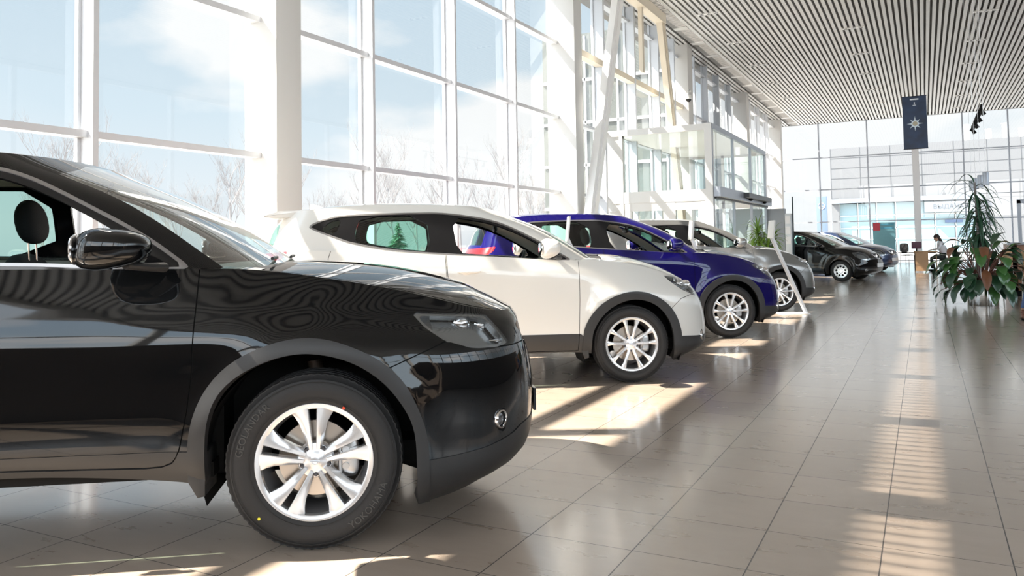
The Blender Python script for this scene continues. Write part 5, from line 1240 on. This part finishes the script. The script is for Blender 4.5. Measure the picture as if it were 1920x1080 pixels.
# reception counter and chairs on the right
rc = empty('reception_counter', (2.72, 19.2, 0), 0, 'reddish wood reception counter with a dark top behind the big leafy plant', 'counter')
MB().box((-1.15, 0, .12), (2.2, .10, 1.05)).box((-1.15, 0, .12), (-1.05, 1.8, 1.05)).build('counter_front', M_WOODD, rc); MB().box((-1.20, -.08, 1.05), (2.3, .30, 1.10)).build('counter_top', M_FRAMED, rc, bevel=.004); MB().box((-1.10, .04, 0), (2.2, .12, .12)).build('plinth', M_BLACK, rc)
tb = empty('round_table', (2.35, 18.0, 0), 0, 'light wood low table in front of the reception counter', 'table'); MB().lathe([(0, .50), (.44, .50), (.45, .515), (.45, .53), (0, .53)], 48, 'Z').build('table_top', M_WOOD, tb); MB().lathe([(.03, 0), (.03, .5)], 16, 'Z').lathe([(0, 0), (.25, 0), (.25, .015), (0, .03)], 32, 'Z').build('pedestal', M_STEEL, tb)
office_chair((1.86, 17.45, 0), math.radians(50), 'wooden visitor chair nearest the big leafy plant', True); office_chair((2.45, 18.72, 0), math.radians(-100), 'wooden visitor chair tucked in between table and counter', True)
office_chair((1.62, 18.35, 0), math.radians(-30), 'wooden visitor chair behind the big leafy plant left of the table', True)
yc_ = office_chair((-.7, 39.5, 0), math.radians(60), 'yellow wood chair standing by the far glass right of the poster'); yc_['group'] = 'far chairs'; 
# plants
def leaf(b, base, d, L, w, droop, mi=0, fold=.25, pet=None, petr=.006):
    """broad leaf with a midrib fold on an arching stalk"""
    d = Vector(d).normalized(); base = Vector(base); n = 9; side = d.cross(Vector((0, 0, 1)))
    side = side.normalized() if side.length > .01 else Vector((1, 0, 0)); p = base.copy(); dd = d.copy(); V = []; F = []
    for i in range(n + 1):
        t = i / n; ww = w * (math.sin(PI * min(1, t * .96 + .04)) ** .75) * (1 - .25 * t); up = side.cross(dd).normalized()
        for s_ in (-1, -.5, 0, .5, 1): V.append(p + side * s_ * ww / 2 + up * (abs(s_) * ww * fold * .5 + .012 * math.sin(9 * t + 3 * s_) * (abs(s_) > .9)))
        dd = (dd + Vector((0, 0, -droop / n))).normalized(); p = p + dd * L / n
    for i in range(n):
        for k in range(4): F.append((i * 5 + k, i * 5 + k + 1, i * 5 + k + 6, i * 5 + k + 5))
    b.add(V, F, mi, True)
pl = empty('potted_plant', (.90, 16.75, 0), 0, 'big bushy plant with broad dark leaves in a shiny round metal planter', 'plant')
MB().lathe([(0, 0), (.245, 0), (.25, .01), (.25, .42), (.262, .43), (.262, .45), (.235, .45), (.235, .40), (0, .40)], 48, 'Z').build('planter', mat('polished_planter', (.75, .73, .71), .12, 1.0), pl)
MB().lathe([(0, .41), (.23, .405)], 24, 'Z').build('soil', M_BLACK, pl)
r_ = random.Random(11); mL = [mat('dark_green_leaf', (.018, .060, .028), .28, coat=.3), mat('bright_green_leaf', (.045, .13, .03), .3, coat=.3), mat('bronze_leaf', (.16, .065, .03), .35), mat('reddish_stem', (.14, .05, .035), .5)]
for o_ in mL: pass
def broad(k, a, el, pet, L, w, droop, mi):
    lb = MB(); d = Vector((math.cos(a) * math.cos(el), math.sin(a) * math.cos(el), math.sin(el))); p0 = Vector((math.cos(a) * .06, math.sin(a) * .06, .42)); p1 = p0 + d * pet * .6 + Vector((0, 0, .05)); p2 = p0 + d * pet
    lb.tube([p0, p1, p2], [.010, .008, .006], 6, 3); d2 = (d + Vector((0, 0, -.35 * droop))).normalized(); leaf(lb, p2, d2, L, w, droop, mi); lb.build('leaf', mL, pl, fixn=False)
for k in range(84):
    a = r_.uniform(0, 2 * PI); t = k / 84; el = math.radians(-18 + 92 * t ** .9 + r_.uniform(-8, 8)); pet = r_.uniform(.30, .58) * (1 + .35 * max(0, math.sin(el)) if el > 0 else .8)
    broad(k, a, el, pet, r_.uniform(.30, .44), r_.uniform(.17, .26), r_.uniform(.9, 2.2), 1 if r_.random() < .3 else (2 if r_.random() < .28 and t > .4 else 0))
for a, el in ((PI * 1.02, 8), (PI * .95, -4), (PI * 1.1, 22), (-.1, 30), (.15, 18), (PI * 1.05, -14)): broad(0, a, math.radians(el), .62, .26, .13, 1.6, 0)
def strap(b, base, a, el, L, w, droop, mi=0, n=8):
    d = Vector((math.cos(a) * math.cos(el), math.sin(a) * math.cos(el), math.sin(el))); side = Vector((-math.sin(a), math.cos(a), 0)); p = Vector(base); V = []; F = []
    for i in range(n + 1):
        t = i / n; ww = w * (1 - t ** 2.2) * (.55 + .45 * min(1, t * 5)); up = side.cross(d).normalized()
        V += [p - side * ww / 2 + up * ww * .15, p, p + side * ww / 2 + up * ww * .15]; d = (d + Vector((0, 0, -droop / n))).normalized(); p = p + d * L / n
    for i in range(n): F += [(i * 3, i * 3 + 1, i * 3 + 4, i * 3 + 3), (i * 3 + 1, i * 3 + 2, i * 3 + 5, i * 3 + 4)]
    b.add(V, F, mi, True)
def strap_plant(loc, label, pot, crowns, trunk, mt, n, L, w, dr, seed):
    p = empty('potted_palm', loc, 0, label, 'plant'); rr = random.Random(seed)
    MB().lathe([(0, 0), (pot * .8, 0), (pot, pot * 1.8), (pot * .9, pot * 1.8), (0, pot * 1.7)], 32, 'Z').build('pot', mat('white_pot', (.7, .7, .68), .4), p)
    MB().tube([(0, 0, pot * 1.6), (.02, 0, trunk * .5), (0, .01, trunk)], [.03, .026, .02], 8).build('trunk', M_BARK, p)
    for (cx_, cy_, cz, k) in crowns:
        b = MB()
        for i in range(int(n * k)):
            t = i / (n * k); strap(b, (cx_, cy_, cz - .25 * (1 - t)), rr.uniform(0, 6.28), math.radians(-15 + 95 * t + rr.uniform(-12, 12)), L * rr.uniform(.75, 1.1), w, dr * rr.uniform(.7, 1.3), 0)
        b.build('leaf_crown', mt, p, fixn=False)
    return p
strap_plant((.92, 18.1, 0), 'tall thin dracaena with long drooping leaves behind the big leafy plant', .16, [(0, 0, 2.28, .35), (0.03, 0, 1.85, 1), (.06, .02, 1.45, 1.1), (.10, 0, 1.15, .7)], 2.3, mat('dracaena_green', (.025, .075, .04), .4), 46, .72, .045, 3.2, 4)
strap_plant((-3.75, 21.3, 0), 'bright green spiky yucca in a pot beside the vestibule', .18, [(-.08, 0, 1.45, 1.1), (.28, 0, 1.30, .8), (-.02, .1, 1.15, 1.0), (.15, 0, 1.0, .8)], 1.4, mat('yucca_green', (.16, .28, .04), .45), 60, .58, .045, 1.9, 9)
